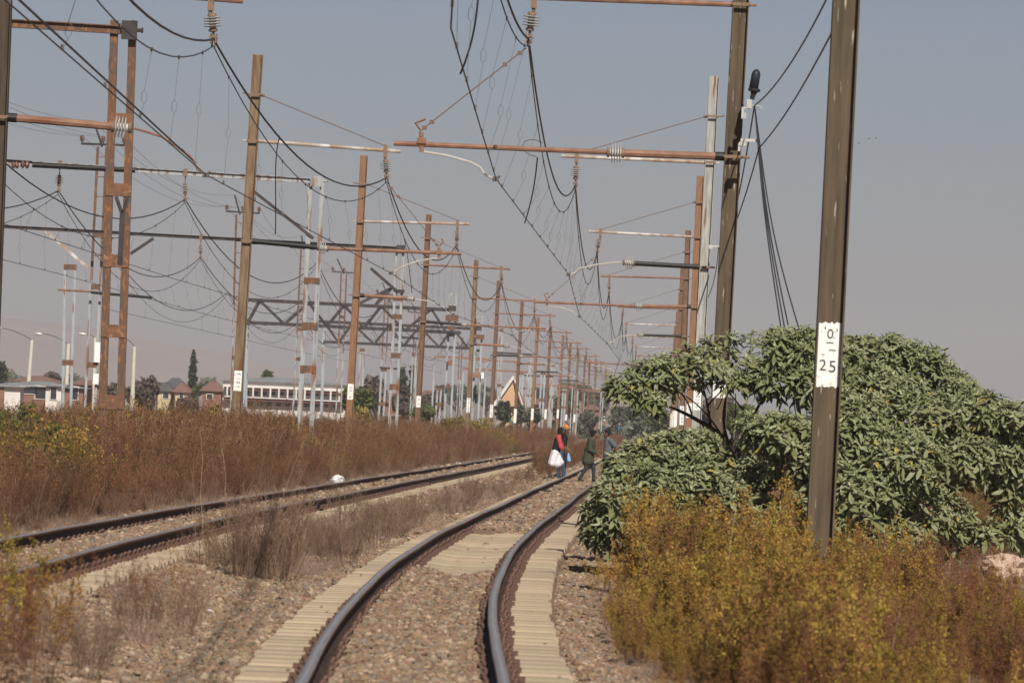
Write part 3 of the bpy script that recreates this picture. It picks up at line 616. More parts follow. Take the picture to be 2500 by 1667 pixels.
# ------------------------------------------------------------------ cable closure on the second mast and the cables that meet there
Y2 = 86.9
cc_ = thing('cable_closure', 'black domed cable closure bracketed to the right of the second mast', 'cable closure', at(1835, 262, Y2))
k = MB(); k.lathe(at(1839, 221, Y2), at(1848, 169, Y2), [(0, .072), (.75, .068), (.86, .058), (.94, .038), (.99, .012), (1, .002)], 14); k.build('dome', 'cable', cc_, smooth=True)
k = MB(); k.lathe(at(1841, 224, Y2), at(1842, 216.5, Y2), [(0, .085), (.3, .094), (.8, .094), (1, .08)], 14); k.lathe(at(1836, 243, Y2), at(1841, 223, Y2), [(0, .035), (.6, .04), (1, .06)], 10); k.build('closure_base', 'cable', cc_)
k = MB(); k.box(at(1829, 254, Y2), (.075, .05, .135)); k.box(at(1822, 264, Y2), (.12, .03, .025)); k.box(at(1813, 276, Y2), (.035, .06, .18)); k.box(at(1819, 283, Y2), (.03, .05, .09)); k.tube([at(1830, 258, Y2), at(1848, 259, Y2), at(1858, 262, Y2), at(1861, 267, Y2), at(1856, 268, Y2)], .012, 6); k.build('bracket', 'zinc', cc_)
lb = thing('cable_bracket', 'small zinc bracket on the second mast below the black closure', 'bracket', at(1811, 345, Y2))
k = MB(); k.beam(at(1808, 342, Y2), at(1853, 344, Y2), .04, .045); k.build('arm', 'zinc', lb); k = MB(); k.box(at(1813, 352, Y2), (.11, .08, .06)); k.box(at(1805, 360, Y2), (.04, .05, .12)); k.build('clamp', 'zinc', lb)
lb = thing('cable_bracket', 'zinc bracket on the pale galvanised mast with two thin cables', 'bracket', at(1733, 601, 137.4))
k = MB(); k.beam(at(1730, 600, 137.4), at(1757, 602, 137.4), .04, .04); k.build('arm', 'zinc', lb); k = MB(); k.box(at(1735, 605, 137.4), (.10, .08, .06)); k.build('clamp', 'zinc', lb)
A1, A2 = at(1842, 258, Y2), at(1853, 362, Y2); B3 = at(1754, 604, 137.4)
loose('cable', 'upper thin cable rising from the black closure to the nearest mast', 'cable', bez([A1, at(1890, 225, 80), at(1970, 110, 66), at(2050, -70, 54)]), .011, 'cable')
loose('cable', 'lower thin cable rising from the zinc bracket to the nearest mast', 'cable', bez([A2, at(1920, 290, 76), at(1985, 170, 63), at(2052, 40, 54)]), .011, 'cable')
loose('cable', 'thick cable running from the nearest mast back over the camera, its shadow on the ballast', 'cable', sag(at(2050, -70, 54), (float(C(4)) + 3.1, 4, 5.9), .5), .022, 'cable')
loose('cable', 'thin cable from the black closure back to the pale mast, passing behind the second mast', 'cable', sag(A1, B3, .7), .012, 'cable')
loose('cable', 'thin cable from the lower zinc bracket back to the pale mast', 'cable', sag(A2, B3 - Vector((0, 0, .05)), .35), .012, 'cable')
for i, (ex, ey, mid) in enumerate([(1913, 860, (1870, 560)), (1925, 860, (1875, 580)), (1940, 860, (1880, 600)), (1975, 850, (1892, 640))]):
    loose('cable', ['leftmost', 'second', 'third', 'rightmost'][i] + ' of the four slack cables running from the black closure down behind the leafy tree', 'cable', bez([A1, A2 + Vector((.01 * i, .0, 0)), at(mid[0] - 12, mid[1] - 60, 86.5), at(mid[0], mid[1], 86), at(ex, ey, 85), at(ex + 30, 1010, 84)]), .011, 'cable')
loose('cable', 'thin cable dropping from the pale mast behind the leafy tree', 'cable', bez([B3, at(1750, 680, 140), at(1735, 730, 160), at(1705, 760, 190)]), .011, 'cable')
# ------------------------------------------------------------------ portals, gantries and twin-leg masts left of the tracks
def gnd(x, y): return float(gz(np.array([x - float(C(y))]), np.array([float(y)]))[0])
def twin(label, Y, tl, tr, bl, br, cw, bat, col='paint_grey_rust', batcol='portal_rust', cat='mast', name='twin_leg_mast', depth=.1, group=None, extra=None):
    """two channel legs tied by battens; tl/tr/bl/br image points (top-left ...), bat: list of image y for battens, cw leg width in m"""
    P = [at(*q, Y) for q in (tl, tr, bl, br)]
    def down(T, B):
        z = gnd(B.x, Y) - .1; s = (T.x - B.x) / (T.z - B.z); return Vector((B.x + (z - B.z) * s, Y, z))
    b0, b1 = down(P[0], P[2]), down(P[1], P[3]); root = thing(name, label, cat, (b0 + b1) / 2, group)
    for (a, t) in ((b0, P[0]), (b1, P[1])):
        k = MB(); k.beam(a, t, .012, cw); ax = (t - a).normalized()
        for s in (-1, 1): k.beam(a + Vector((s * (cw / 2 - .007), depth * .55, 0)), t + Vector((s * (cw / 2 - .007), depth * .55, 0)), depth, .014)
        k.build('leg', col, root)
    for by, bh in bat:
        zc = at((tl[0] + tr[0]) / 2, by, Y).z
        def xa(a, t): return a.x + (zc - a.z) * (t.x - a.x) / (t.z - a.z)
        x0, x1 = xa(b0, P[0]), xa(b1, P[1])
        for dy in (-.02, depth * 1.15):
            k = MB(); k.box(((x0 + x1) / 2, Y + dy, zc), (abs(x1 - x0) + cw * .9, .012, bh)); k.build('batten', batcol, root)
    return root
def ibeam_h(root, a, b, h, col, name='beam', d=.14):
    k = MB(); a, b = Vector(a), Vector(b); ax = (b - a).normalized(); up = Vector((0, 0, 1)); up = (up - ax * up.dot(ax)).normalized(); sd = ax.cross(up)
    L_ = (b - a).length; mid = (a + b) / 2
    for s in (-1, 1): k.box(mid + up * (s * (h / 2 - .01)), (L_, d, .02), 0, (ax, sd, up))
    k.box(mid, (L_ - .001, .014, h - .042), 0, (ax, sd, up)); return k.build(name, col, root)
def hung(root, top, bot, r=.13, m='porcelain', n=10):
    k = MB(); top, bot = Vector(top), Vector(bot); k.tube([top + Vector((0, 0, .25)), top.lerp(bot, .3)], .02, 5); k.box(top + Vector((0, 0, .12)), (.12, .16, .22)); k.build('hanger', 'fitting', root)
    insulator(top.lerp(bot, .3), top.lerp(bot, .78), r, root, m=m, n=n)
    k = MB(); k.tube([top.lerp(bot, .78), bot], .02, 5); k.box(bot, (.10, .16, .14)); k.build('wire_clamp', 'fitting', root)

MT['batten_rust'] = mat('batten_rust', (.21, .10, .05), (.13, .07, .045), 9, .85, 0, (1, 1, 1), (.28, .16, .09), 14, bump=.4)
# T1: rusty twin-leg portal
t1 = twin('tall rusty twin-leg portal mast with brown batten plates, near the left edge', 108, (279, 50), (324, 52), (249, 1030), (292, 1048), .15, [(290, .2), (464, .24), (638, .24), (809, .24), (982, .26)], 'portal_rust', 'batten_rust', 'portal mast', 'portal_mast')
k = MB(); k.box(at(316, 74, 107.85), (.30, .02, .36)); k.box(at(325, 74, 108), (.05, .18, .36)); k.tube([at(332, 74, 108), at(350, 75, 108)], .035, 8); k.tube([at(345, 74.5, 108), at(349, 75, 108)], .055, 6); k.build('gusset_plate', 'truss', t1)
ibeam_h(t1, at(-260, 40, 108), at(300, 74, 108), .16, 'portal_rust')
k = MB(); k.beam(at(283, 480, 108), at(297, 520, 108), .04, .07); k.beam(at(312, 480, 108), at(301, 520, 108), .04, .07); k.beam(at(299, 520, 108), at(293, 648, 108), .06, .10); k.build('cross_brace', 'truss', t1)
# T2: grey portal
Y = 165
t2 = twin('pale grey flaking twin-leg mast holding the long beam, beside the long white building', Y, (758, 436), (787, 437), (735, 972), (763, 985), .13, [(686, .18), (797, .22), (902, .22)], 'paint_grey_rust', 'portal_rust', 'portal mast', 'portal_mast')
ibeam_h(t2, at(-120, 388, Y), at(782, 443, Y), .15, 'paint_grey_rust')
k = MB(); k.box(at(772, 443, Y - .1), (.34, .02, .30)); k.tube([at(789, 443, Y), at(801, 443, Y)], .03, 7); k.build('gusset_plate', 'paint_grey_rust', t2)
k = MB(); k.tube([at(-60, 386, Y - .3), at(79, 396, Y - .3)], .03, 6); k.tube([at(79, 403, Y - .3), at(330, 416, Y - .3)], .075, 8); k.build('beam_shadow_tube', 'black', t2)  # thick black run stands in for the shadow along the beam's left part
k = MB(); k.beam(at(620, 468, Y), at(765, 582, Y), .06, .09); k.build('knee_brace', 'truss', t2)
k = MB(); k.lathe(at(28, 404, Y - .3), at(46, 403, Y - .3), [(0, .05), (.2, .1), (.35, .1), (.5, .05), (.65, .1), (.85, .1), (1, .05)], 10); k.lathe(at(50, 402, Y - .3), at(72, 402, Y - .3), [(0, .05), (.2, .12), (.35, .1), (.5, .05), (.65, .12), (.85, .11), (1, .05)], 10); k.build('insulator', 'porcelain_brown', t2)
hung(t2, at(146, 412, Y), at(143, 466, Y), .12, 'porcelain_brown'); hung(t2, at(452, 432, Y), at(452, 487, Y), .12)
# T3
Y = 225
t3 = twin('pale rust-flecked twin-leg mast carrying the third beam, right of the orange mast', Y, (968, 606), (985, 607), (951, 1028), (968, 1034), .11, [(730, .16), (773, .18), (868, .2), (945, .22)], 'paint_grey_rust', 'portal_rust', 'portal mast', 'portal_mast')
ibeam_h(t3, at(-90, 548, Y), at(980, 607, Y), .13, 'truss', d=.12)
k = MB(); k.box(at(978, 609, Y - .1), (.34, .02, .34)); k.build('gusset_plate', 'truss', t3)
for a, b in (((111, 564), (214, 653)), ((375, 582), (318, 620)), ((905, 655), (970, 712))):
    k = MB(); k.beam(at(*a, Y), at(*b, Y), .08, .12); k.build('knee_brace', 'tube_pale' if a[0] == 111 else 'truss', t3)
k = MB(); k.box(at(978, 711, Y - .1), (.32, .03, .14)); k.build('bracket_plate', 'truss', t3)
hung(t3, at(490, 587, Y), at(490, 628, Y), .13)
# lattice masts with a crossarm for the thin transmission wires
def armmast(label, Y, peak, arm, legs_t, legs_b, box=None, bats=(), col='paint_grey_rust', upcol='portal_rust', lean=None, rungs=6):
    P = [at(*q, Y) for q in (*legs_t, *legs_b)]
    def down(T, B):
        z = gnd(B.x, Y) - .1; s = (T.x - B.x) / (T.z - B.z); return Vector((B.x + (z - B.z) * s, Y, z))
    b0, b1 = down(P[0], P[2]), down(P[1], P[3]); root = thing('crossarm_mast', label, 'mast', (b0 + b1) / 2)
    cut = .62
    for a, t in ((b0, P[0]), (b1, P[1])):
        c = a.lerp(t, cut)
        k = MB(); k.beam(a, c, .12, .10); k.build('leg', col, root)
        k = MB(); k.beam(c, t, .11, .10); k.build('upper_leg', upcol, root)
    k = MB()
    for i in range(rungs):
        t = cut + .03 + (1 - cut) * i / rungs; k.beam(b0.lerp(P[0], t), b1.lerp(P[1], t), .03, .035)
    k.build('rungs', upcol, root)
    for t in bats:
        k = MB(); k.beam(b0.lerp(P[0], t) - Vector((0, .07, 0)), b1.lerp(P[1], t) - Vector((0, .07, 0)), .02, .22); k.build('batten', 'portal_rust', root)
    a0, a1 = at(*arm[0], Y), at(*arm[1], Y)
    k = MB(); k.beam(a0, a1, .06, .09); k.tube([(P[0] + P[1]) / 2, at(*peak, Y)], .045, 6); k.build('crossarm', 'truss', root)
    for t in (.02, .5, .98):
        p = a0.lerp(a1, t); k = MB(); k.lathe(p, p + Vector((0, 0, .34)), [(0, .03), (.3, .03), (.34, .10), (.5, .10), (.52, .06), (.6, .06), (.64, .10), (.85, .085), (1, .02)], 8); k.build('pin_insulator', 'porcelain_brown', root)
    return dict(root=root, arm=[a0.lerp(a1, t) + Vector((0, 0, .3)) for t in (.02, .5, .98)], peak=at(*peak, Y))
M1 = armmast('ladder-like rusty mast with a three-insulator crossarm, behind the tall rusty portal mast', 226.5, (229, 296), ((198, 351), (305, 355)), ((239, 358), (260, 359)), ((207, 1010), (231, 1016)), bats=(.1, .3, .55, .72))
M2 = armmast('rusty crossarm mast half hidden behind the tall brown mast by the long white building', 294, (573, 476), ((552, 516), (634, 521)), ((577, 524), (595, 525)), ((563, 1012), (579, 1014)), bats=(.4,))
M3 = armmast('crossarm mast behind the pale flaking portal mast', 352, (736, 575), ((707, 604), (768, 609)), ((735, 609), (748, 610)), ((717, 975), (729, 978)), bats=(.15, .45, .6))
M4 = armmast('crossarm mast with a framed rusty top left of the orange mast', 404, (823, 632), ((811, 663), (868, 667)), ((833, 668), (846, 669)), ((821, 996), (832, 1000)), bats=(.2, .3, .75))
M5 = armmast('distant crossarm mast seen behind the truss gantries, first of three', 469, (934, 690), ((920, 716), (970, 720)), ((940, 720), (950, 721)), ((926, 1012), (936, 1014)), bats=(.3,))
M6 = armmast('distant crossarm mast seen behind the truss gantries, second of three', 541, (1006, 741), ((996, 761), (1028, 764)), ((1013, 765), (1023, 766)), ((1002, 1018), (1012, 1019)), bats=(.3,))
M7 = armmast('distant crossarm mast right of the signal tower, farthest of its row', 660, (1131, 824), ((1117, 843), (1142, 845)), ((1122, 845), (1128, 846)), ((1114, 1022), (1120, 1022)), bats=())
ms = [M1, M2, M3, M4, M5, M6, M7]
d0 = M1['arm'][1] - M2['arm'][1]
M0 = dict(arm=[p + Vector((d0.x * .8 - 1.2, d0.y, .3)) for p in M1['arm']], peak=M1['peak'] + Vector((d0.x * .8 - 1.2, d0.y, .3)))
allm = [M0] + ms
for w_ in range(4):
    b = MB()
    for i in range(len(allm) - 1):
        p = allm[i]['peak'] if w_ == 3 else allm[i]['arm'][w_]; q = allm[i + 1]['peak'] if w_ == 3 else allm[i + 1]['arm'][w_]
        b.tube(sag(p, q, .9, 10), .007, 4)
    tag(b.build('power_line', 'wire_grey'), ['left thin power line strung along the crossarm masts', 'middle thin power line strung along the crossarm masts', 'right thin power line strung along the crossarm masts', 'topmost thin earth wire along the crossarm mast peaks'][w_], 'power line')
# white panel with a battens on M1 legs
k = MB(); k.box(at(239, 860, 226.3), (.26, .03, .80)); tag(k.build('white_board', 'plate'), 'long white board high on the ladder-like mast', 'sign')
k = MB(); k.box(at(234, 925, 226.3), (.22, .03, .42)); tag(k.build('white_board', 'plate'), 'short white board below the long one on the ladder-like mast', 'sign')

# truss gantries across the sidings
def gantry(label, Y, top, bot, tn, bn, lw, legs, dep=1.1):
    root = thing('truss_gantry', label, 'gantry', at(*bot[0], Y) * 1.0)
    for dy, nm in ((0, 'front'), (dep, 'back')):
        o = Vector((0, dy, 0)); k = MB(); k.beam(at(*top[0], Y) + o, at(*top[1], Y) + o, .12, lw); k.build('top_chord', 'truss', root)
        k = MB(); k.beam(at(*bot[0], Y) + o, at(*bot[1], Y) + o, .12, lw); k.build('bottom_chord', 'truss', root)
    seq = sorted([(x, y, 0) for x, y in tn] + [(x, y, 1) for x, y in bn])
    for i in range(len(seq) - 1):
        if seq[i][2] == seq[i + 1][2]: continue
        for dy in (0, dep):
            k = MB(); k.beam(at(seq[i][0], seq[i][1], Y) + Vector((0, dy + .03, 0)), at(seq[i + 1][0], seq[i + 1][1], Y) + Vector((0, dy + .03, 0)), .07, lw * .8); k.build('diagonal', 'truss', root)
    for x, y in tn + bn: k = MB(); p = at(x, y, Y); k.beam(p + Vector((0, .07, .0)), p + Vector((0, dep - .07, 0)), .08, .1, 0, Vector((1, 0, 0))); k.build('cross_member', 'truss', root)
    for (x0, y0, x1, y1, w_, c_) in legs:
        p, q = at(x0, y0, Y + dep / 2), at(x1, y1, Y + dep / 2); s = (p.x - q.x) / (p.z - q.z); z = gnd(q.x, Y) - .1; q = Vector((q.x + (z - q.z) * s, q.y, z)); k = MB()
        for dy in (-.45, .45): k.beam(q + Vector((0, dy, 0)), p + Vector((0, dy, 0)), .1, w_)
        k.build('leg', c_, root)
    return root
gantry('dark zigzag truss gantry, the upper and nearer of two, behind the left row of masts', 366, ((597, 731), (1096, 756)), ((588, 786), (1125, 812)),
       [(633, 733), (753, 739), (841, 744), (930, 747), (1053, 754)], [(604, 787), (693, 791), (797, 796), (887, 802), (988, 807), (1089, 811)], .20, [(604, 735, 598, 1010, .22, 'paint_grey'), (595, 735, 589, 1010, .16, 'paint_grey_rust')])
gantry('dark zigzag truss gantry, the lower and farther of two, behind the left row of masts', 450, ((770, 784), (1151, 802)), ((790, 834), (1146, 850)),
       [(790, 785), (860, 789), (950, 793), (1024, 797), (1105, 800)], [(826, 836), (913, 840), (985, 844), (1072, 847), (1143, 850)], .21, [(792, 790, 785, 1010, .2, 'paint_grey')])
g3 = gantry('dark roof-like gantry frame poking above the upper truss gantry', 372, ((862, 747), (962, 700)), ((915, 746), (955, 704)), [(940, 710)], [(915, 745)], .16, [])
# signal posts
def signal(label, Y, tl, tr, bl, br, parts, bats):
    root = twin(label, Y, tl, tr, bl, br, .14, bats, 'paint_grey', 'portal_rust', 'signal mast', 'signal_mast')
    for (nm, x0, y0, x1, y1, m_, d_) in parts:
        p, q = at(x0, y0, Y - .25), at(x1, y1, Y - .25); k = MB()
        if nm == 'frame':
            w_ = (q.x - p.x); h_ = p.z - q.z; c = (p + q) / 2
            for s in (-1, 1): k.box(c + Vector((s * (w_ / 2 - .05), 0, 0)), (.10, .08, h_))
            for s in (-1, 1): k.box(c + Vector((0, 0, s * (h_ / 2 - .07))), (w_ - .202, .08, .14))
        else: k.box((p + q) / 2, (abs(q.x - p.x), d_, abs(p.z - q.z)))
        k.build(nm, m_, root)
    return root
signal('grey signal mast with a hollow frame and rusty plate on top, at the gantry end', 366, (1097, 768), (1113, 769), (1085, 1012), (1101, 1014),
       [('frame', 1096, 715, 1115, 748, 'paint_grey_rust', .1), ('lamp_box', 1095, 746, 1113, 760, 'truss', .3), ('rusty_plate', 1088, 769, 1119, 785, 'portal_rust', .05), ('dark_box', 1091, 811, 1110, 822, 'black', .3), ('rust_box', 1093, 878, 1104, 893, 'tube_rust', .2), ('lower_box', 1090, 936, 1098, 950, 'portal_rust', .2)], [(800, .25)])
signal('grey signal mast crowded with boxes, between fourth and fifth masts of the left row', 400, (1162, 772), (1178, 773), (1153, 1016), (1168, 1018),
       [('frame', 1163, 770, 1178, 800, 'paint_grey_rust', .1), ('lamp_box', 1161, 796, 1176, 807, 'truss', .3), ('rusty_plate', 1160, 816, 1182, 829, 'portal_rust', .05), ('dark_box', 1163, 853, 1171, 859, 'black', .2), ('rust_plate', 1155, 908, 1172, 922, 'tube_rust', .1), ('cable_box', 1158, 940, 1162, 972, 'black', .15), ('cable_box', 1160, 960, 1165, 985, 'black', .15), ('white_light', 1175, 909, 1181, 924, 'plate', .1)], [])
# other distant posts
TW = [(262, (159, 646), (184, 648), (153, 1014), (172, 1016), .13, 'paint_grey', 'grey twin-leg mast on the far left with a street lamp post in front of it'),
      (400, (932, 896), (943, 897), (924, 1034), (935, 1036), .14, 'paint_grey', 'short pale twin-leg mast left of the pale flaking portal mast'),
      (430, (1008, 860), (1015, 861), (1001, 1020), (1008, 1021), .13, 'paint_grey_rust', 'thin twin-leg mast just left of the third mast of the left row'),
      (480, (1069, 942), (1077, 943), (1064, 1010), (1073, 1011), .16, 'paint_grey_rust', 'short rusty twin-leg mast between the third mast and the signal'),
      (520, (1322, 905), (1330, 906), (1317, 1015), (1325, 1016), .17, 'paint_grey', 'pale twin-leg mast between the seventh and eighth masts of the left row'),
      (560, (1270, 905), (1277, 906), (1264, 1030), (1270, 1031), .22, 'paint_grey', 'pale post pair just right of the sixth mast of the left row'),
      (520, (1221, 800), (1227, 801), (1213, 1016), (1219, 1017), .16, 'paint_grey_rust', 'tall pale post pair right of the fifth mast of the left row'),
      (600, (1293, 880), (1298, 881), (1288, 1012), (1293, 1013), .2, 'paint_grey', 'slim pale post pair left of the seventh mast of the left row'),
      (620, (1348, 886), (1354, 887), (1340, 1014), (1346, 1015), .2, 'paint_grey_rust', 'slim pale post pair right of the eighth mast of the left row'),
      (640, (1375, 950), (1381, 950), (1371, 1018), (1377, 1018), .2, 'paint_grey', 'low grey post pair among the farthest masts'),
      (470, (880, 848), (889, 849), (873, 1025), (882, 1027), .15, 'paint_grey_rust', 'thin twin-leg mast just right of the orange mast'),
      (700, (1405, 945), (1411, 945), (1401, 1018), (1407, 1018), .22, 'paint_grey_rust', 'short distant post pair behind the tenth mast of the left row')]
for (Y, a, b_, c_, d_, cw, col, lab) in TW:
    r = twin(lab, Y, a, b_, c_, d_, cw, [(a[1] + 6, .25), (a[1] * .35 + c_[1] * .65, .25)], col)
    if Y in (400, 480): k = MB(); k.beam(at(a[0] - 5, a[1] + 1, Y), at(b_[0] + 34, b_[1] + 4, Y), .1, .14); k.build('crossbar', 'truss', r)
for i, (x0, y0, x1, y1, Y) in enumerate([(1130, 900, 1290, 908, 500), (1205, 860, 1300, 866, 520), (1150, 877, 1270, 884, 560), (1260, 915, 1350, 920, 600), (1300, 938, 1400, 944, 620), (1215, 945, 1310, 950, 640), (1385, 946, 1470, 953, 660), (1425, 956, 1475, 960, 690), (1060, 870, 1190, 877, 450), (960, 822, 1020, 826, 430)]):
    root = thing('distant_portal', ['dark crossbeam of a distant portal, number %s from the left gantry' % s for s in ('one', 'two', 'three', 'four', 'five', 'six', 'seven', 'eight', 'nine', 'ten')][i], 'portal', at(x0, y0, Y))
    k = MB(); k.beam(at(x0, y0, Y), at(x1, y1, Y), .12, .17); k.build('beam', 'truss' if i % 2 else 'tube_rust', root)
    for x, y in ((x0 + 2, y0), (x1 - 2, y1)):
        p = at(x, y, Y); k = MB(); k.beam((p.x - .12, Y, gnd(p.x, Y)), p, .1, .14); k.build('leg', 'paint_grey_rust', root)
# orange tube with black half seen between the portals (small cross tube)
r = thing('cross_tube', 'loose-ended tube, half orange half black, behind the tall rusty portal mast', 'tube', at(141, 707, 226))
k = MB(); k.tube([at(141, 707, 226), at(222, 712, 226)], .045, 7); k.build('orange_half', 'tube_rust', r); k = MB(); k.tube([at(222, 714, 226), at(372, 727, 226)], .055, 7); k.build('black_half', 'black', r)

# catenaries of the two further tracks
def linepts(Y, off, z): return Vector((float(C(Y)) + off, Y, z))
c2 = [at(140 - 560, 170, 108), at(452, 487, 165), linepts(225, -11.6, 7.6), linepts(285, -11.6, 7.6), linepts(345, -11.6, 7.6), linepts(405, -11.5, 7.7), linepts(465, -11.5, 7.8)]
c2c = [linepts(60, -11.9, 5.2), at(-470, 640, 108), linepts(165, -11.9, 5.3), linepts(225, -11.5, 5.3), linepts(285, -11.8, 5.3), linepts(345, -11.5, 5.3), linepts(465, -11.7, 5.5)]
c2 = [linepts(105, -11.75, 7.75)] + c2[1:]; c2c = [linepts(105, -11.9, 5.35)] + c2c[2:]
catenary('overhead wires of the siding left of the farther track, under the pale portal beam', c2, c2c)
c3 = [linepts(105, -15.6, 7.75), at(143, 466, 165), at(490, 628, 225), linepts(285, -15.7, 7.6), linepts(345, -15.7, 7.6), linepts(405, -15.7, 7.7), linepts(465, -15.7, 7.8)]
c3c = [linepts(105, -15.7, 5.35), linepts(165, -15.4, 5.35), linepts(225, -15.8, 5.35), linepts(285, -15.5, 5.35), linepts(345, -15.8, 5.4), linepts(465, -15.7, 5.5)]
catenary('overhead wires of the leftmost siding, sagging behind the rusty portal mast', c3, c3c)
c4 = [linepts(225, -19.7, 7.6), linepts(285, -19.7, 7.6), linepts(345, -19.7, 7.6), linepts(405, -19.7, 7.7)]
catenary('faint far overhead wires left of the truss gantries', c4, [p - Vector((0, 0, 2.2)) for p in c4], dstep=9)

# ------------------------------------------------------------------ street lamps
def lamp(label, Y, top, base, armp, head, flip=False):
    T = at(*top, Y); B = at(*base, Y); root = thing('street_lamp', label, 'street lamp', (B.x, Y, gnd(B.x, Y)))
    k = MB(); z0 = gnd(B.x, Y) - .1; sl_ = (T.x - B.x) / (T.z - B.z); k.tube([(B.x + (z0 - B.z) * sl_, Y, z0), T], [.20, .13], 10); k.build('post', 'lamp_conc', root)
    k = MB(); P = [at(*q, Y) for q in armp]; k.tube(bez(P, 8), .035, 6); k.build('arm', 'wire_grey', root)
    h0, h1 = at(*head[0], Y), at(*head[1], Y); k = MB(); k.lathe(h0, h1, [(0, .03), (.2, .09), (.55, .13), (.85, .09), (1, .02)], 8); k.build('lamp_head', 'zinc', root)
lamp('concrete street lamp nearest the left edge, its head out of the picture', 430, (78, 830), (67, 968), [(78, 830), (40, 806), (5, 801)], ((5, 801), (-14, 800)))
lamp('concrete street lamp standing before the far-left grey twin-leg mast', 430, (167, 839), (159, 1015), [(167, 840), (130, 815), (104, 815)], ((104, 816), (84, 814)))
lamp('concrete street lamp right of the rusty portal mast', 430, (328, 846), (322, 1000), [(328, 846), (315, 825), (290, 821)], ((292, 821), (271, 818)))
lamp('distant street lamp head half hidden behind the ladder-like mast', 520, (232, 824), (228, 1000), [(232, 824), (220, 816), (212, 816)], ((212, 816), (190, 814)))
# ------------------------------------------------------------------ houses in the distance
MT['w_white'] = mat('white_plaster', (.66, .62, .58), (.56, .52, .48), .6, .9); MT['w_brown'] = mat('brown_brick', (.20, .10, .07), (.26, .14, .10), 2, .9)
MT['w_cream'] = mat('cream_plaster', (.52, .44, .27), (.46, .38, .23), .6, .9); MT['w_peach'] = mat('peach_plaster', (.50, .32, .19), (.56, .37, .23), .5, .9)
MT['r_red'] = mat('red_tile_roof', (.18, .10, .078), (.23, .13, .10), 1.5, .9); MT['r_grey'] = mat('grey_sheet_roof', (.20, .21, .205), (.26, .27, .26), .8, .7)
MT['r_dark'] = mat('dark_roof', (.09, .085, .09), (.12, .11, .11), 1, .8); MT['glass'] = mat('dark_window', (.03, .035, .045), None, rough=.15, spec=.6)
MT['trim_red'] = mat('dark_red_trim', (.22, .085, .07), None, rough=.8)
def house(name, label, Y, xl, xr, ytop, ybot, depth, wall, roof, rtype='hip', rh=1.2, wins=(), storeys=1, cat='house', over=.4):
    A = at(xl, ytop, Y); B = at(xr, ytop, Y); zb = min(gnd(A.x, Y), -.3); zt = (A.z + B.z) / 2
    root = thing(name, label, cat, ((A.x + B.x) / 2, Y + depth / 2, zb)); cx = (A.x + B.x) / 2; w_ = B.x - A.x
    k = MB(); k.box((cx, Y + depth / 2, (zb + zt) / 2), (w_, depth, zt - zb)); k.build('wall', wall, root)
    k = MB(); x0, x1, y0, y1 = A.x - over, B.x + over, Y - over, Y + depth + over; z = zt + .005; r_ = min(depth, w_) / 2
    if rtype == 'hip': V = [(x0, y0, z), (x1, y0, z), (x1, y1, z), (x0, y1, z), (x0 + r_, (y0 + y1) / 2, z + rh), (x1 - r_, (y0 + y1) / 2, z + rh)]; F = [(0, 1, 5, 4), (1, 2, 5), (2, 3, 4, 5), (3, 0, 4), (3, 2, 1, 0)]
    elif rtype == 'gable': V = [(x0, y0, z), (x1, y0, z), (x1, y1, z), (x0, y1, z), (cx, y0, z + rh), (cx, y1, z + rh)]; F = [(0, 1, 4), (1, 2, 5, 4), (2, 3, 5), (3, 0, 4, 5), (3, 2, 1, 0)]
    else: V = [(x, y, q) for q in (z, z + rh) for y in (y0, y1) for x in (x0, x1)]; F = [(0, 2, 3, 1), (4, 5, 7, 6), (0, 1, 5, 4), (2, 6, 7, 3), (0, 4, 6, 2), (1, 3, 7, 5)]
    k.add(V, F); k.build('roof', roof, root)
    for (wx, wy, ww, wh) in wins:
        p = at(wx, wy, Y); f = MB(); f.box((p.x, Y - .03, p.z), (ww + .14, .10, wh + .14)); fo = f.build('window', 'w_white', root)
        k = MB(); k.box((p.x, Y - .085, p.z), (ww, .05, wh)); k.build('pane', 'glass', fo)
    return root
YB = 560
hb = house('apartment_building', 'long two-storey white building with a dark red balcony line, behind the tall brown mast', YB, 545, 845, 935, 985, 9, 'w_white', 'r_grey', 'hip', .55,
      [(560 + 21 * i, 958 + .4 * i, .62, .42) for i in range(13)] + [(565 + 23 * i, 985 + .4 * i, .5, .4) for i in range(12)], cat='building')
for j, yy_ in enumerate((942, 967)):
    for i in range(2):
        p, q = at(548, yy_ + 7 * i, YB), at(843, yy_ + 7 * i + 13, YB); k = MB(); k.beam(p + Vector((0, -.5, 0)), q + Vector((0, -.5, 0)), .9, .07 if i else .12); k.build('balcony', ('w_white', 'trim_red')[i], hb)
for i in range(14):
    p = at(556 + 21 * i, 955 + .9 * i, YB); k = MB(); k.box((p.x, YB - .9, p.z), (.16, .16, .9)); k.build('balcony_post', 'w_white', hb)
house('house', 'low brown and white house with a long grey sheet roof at the left edge', 420, -30, 204, 944, 985, 9, 'w_brown', 'r_grey', 'hip', .45, [(30, 958, 1.0, .9), (70, 952, 1.2, .5), (100, 958, .8, .9), (122, 958, .5, .9), (182, 960, .5, .9)])
house('house', 'flat white outbuilding before the grey-roofed house', 400, 12, 50, 945, 985, 3, 'w_white', 'r_grey', 'flat', .1, [])
house('house', 'white panelled annexe at the right end of the grey-roofed house', 405, 112, 150, 943, 985, 3, 'w_white', 'r_grey', 'flat', .1, [(131, 960, .4, .8)])
house('house', 'red tiled roof showing above the grey-roofed house', 520, 30, 140, 932, 985, 8, 'w_white', 'r_red', 'hip', .6)
house('house', 'terracotta-roofed house behind the rusty portal mast', 540, 150, 260, 940, 985, 8, 'w_brown', 'r_red', 'hip', .5)
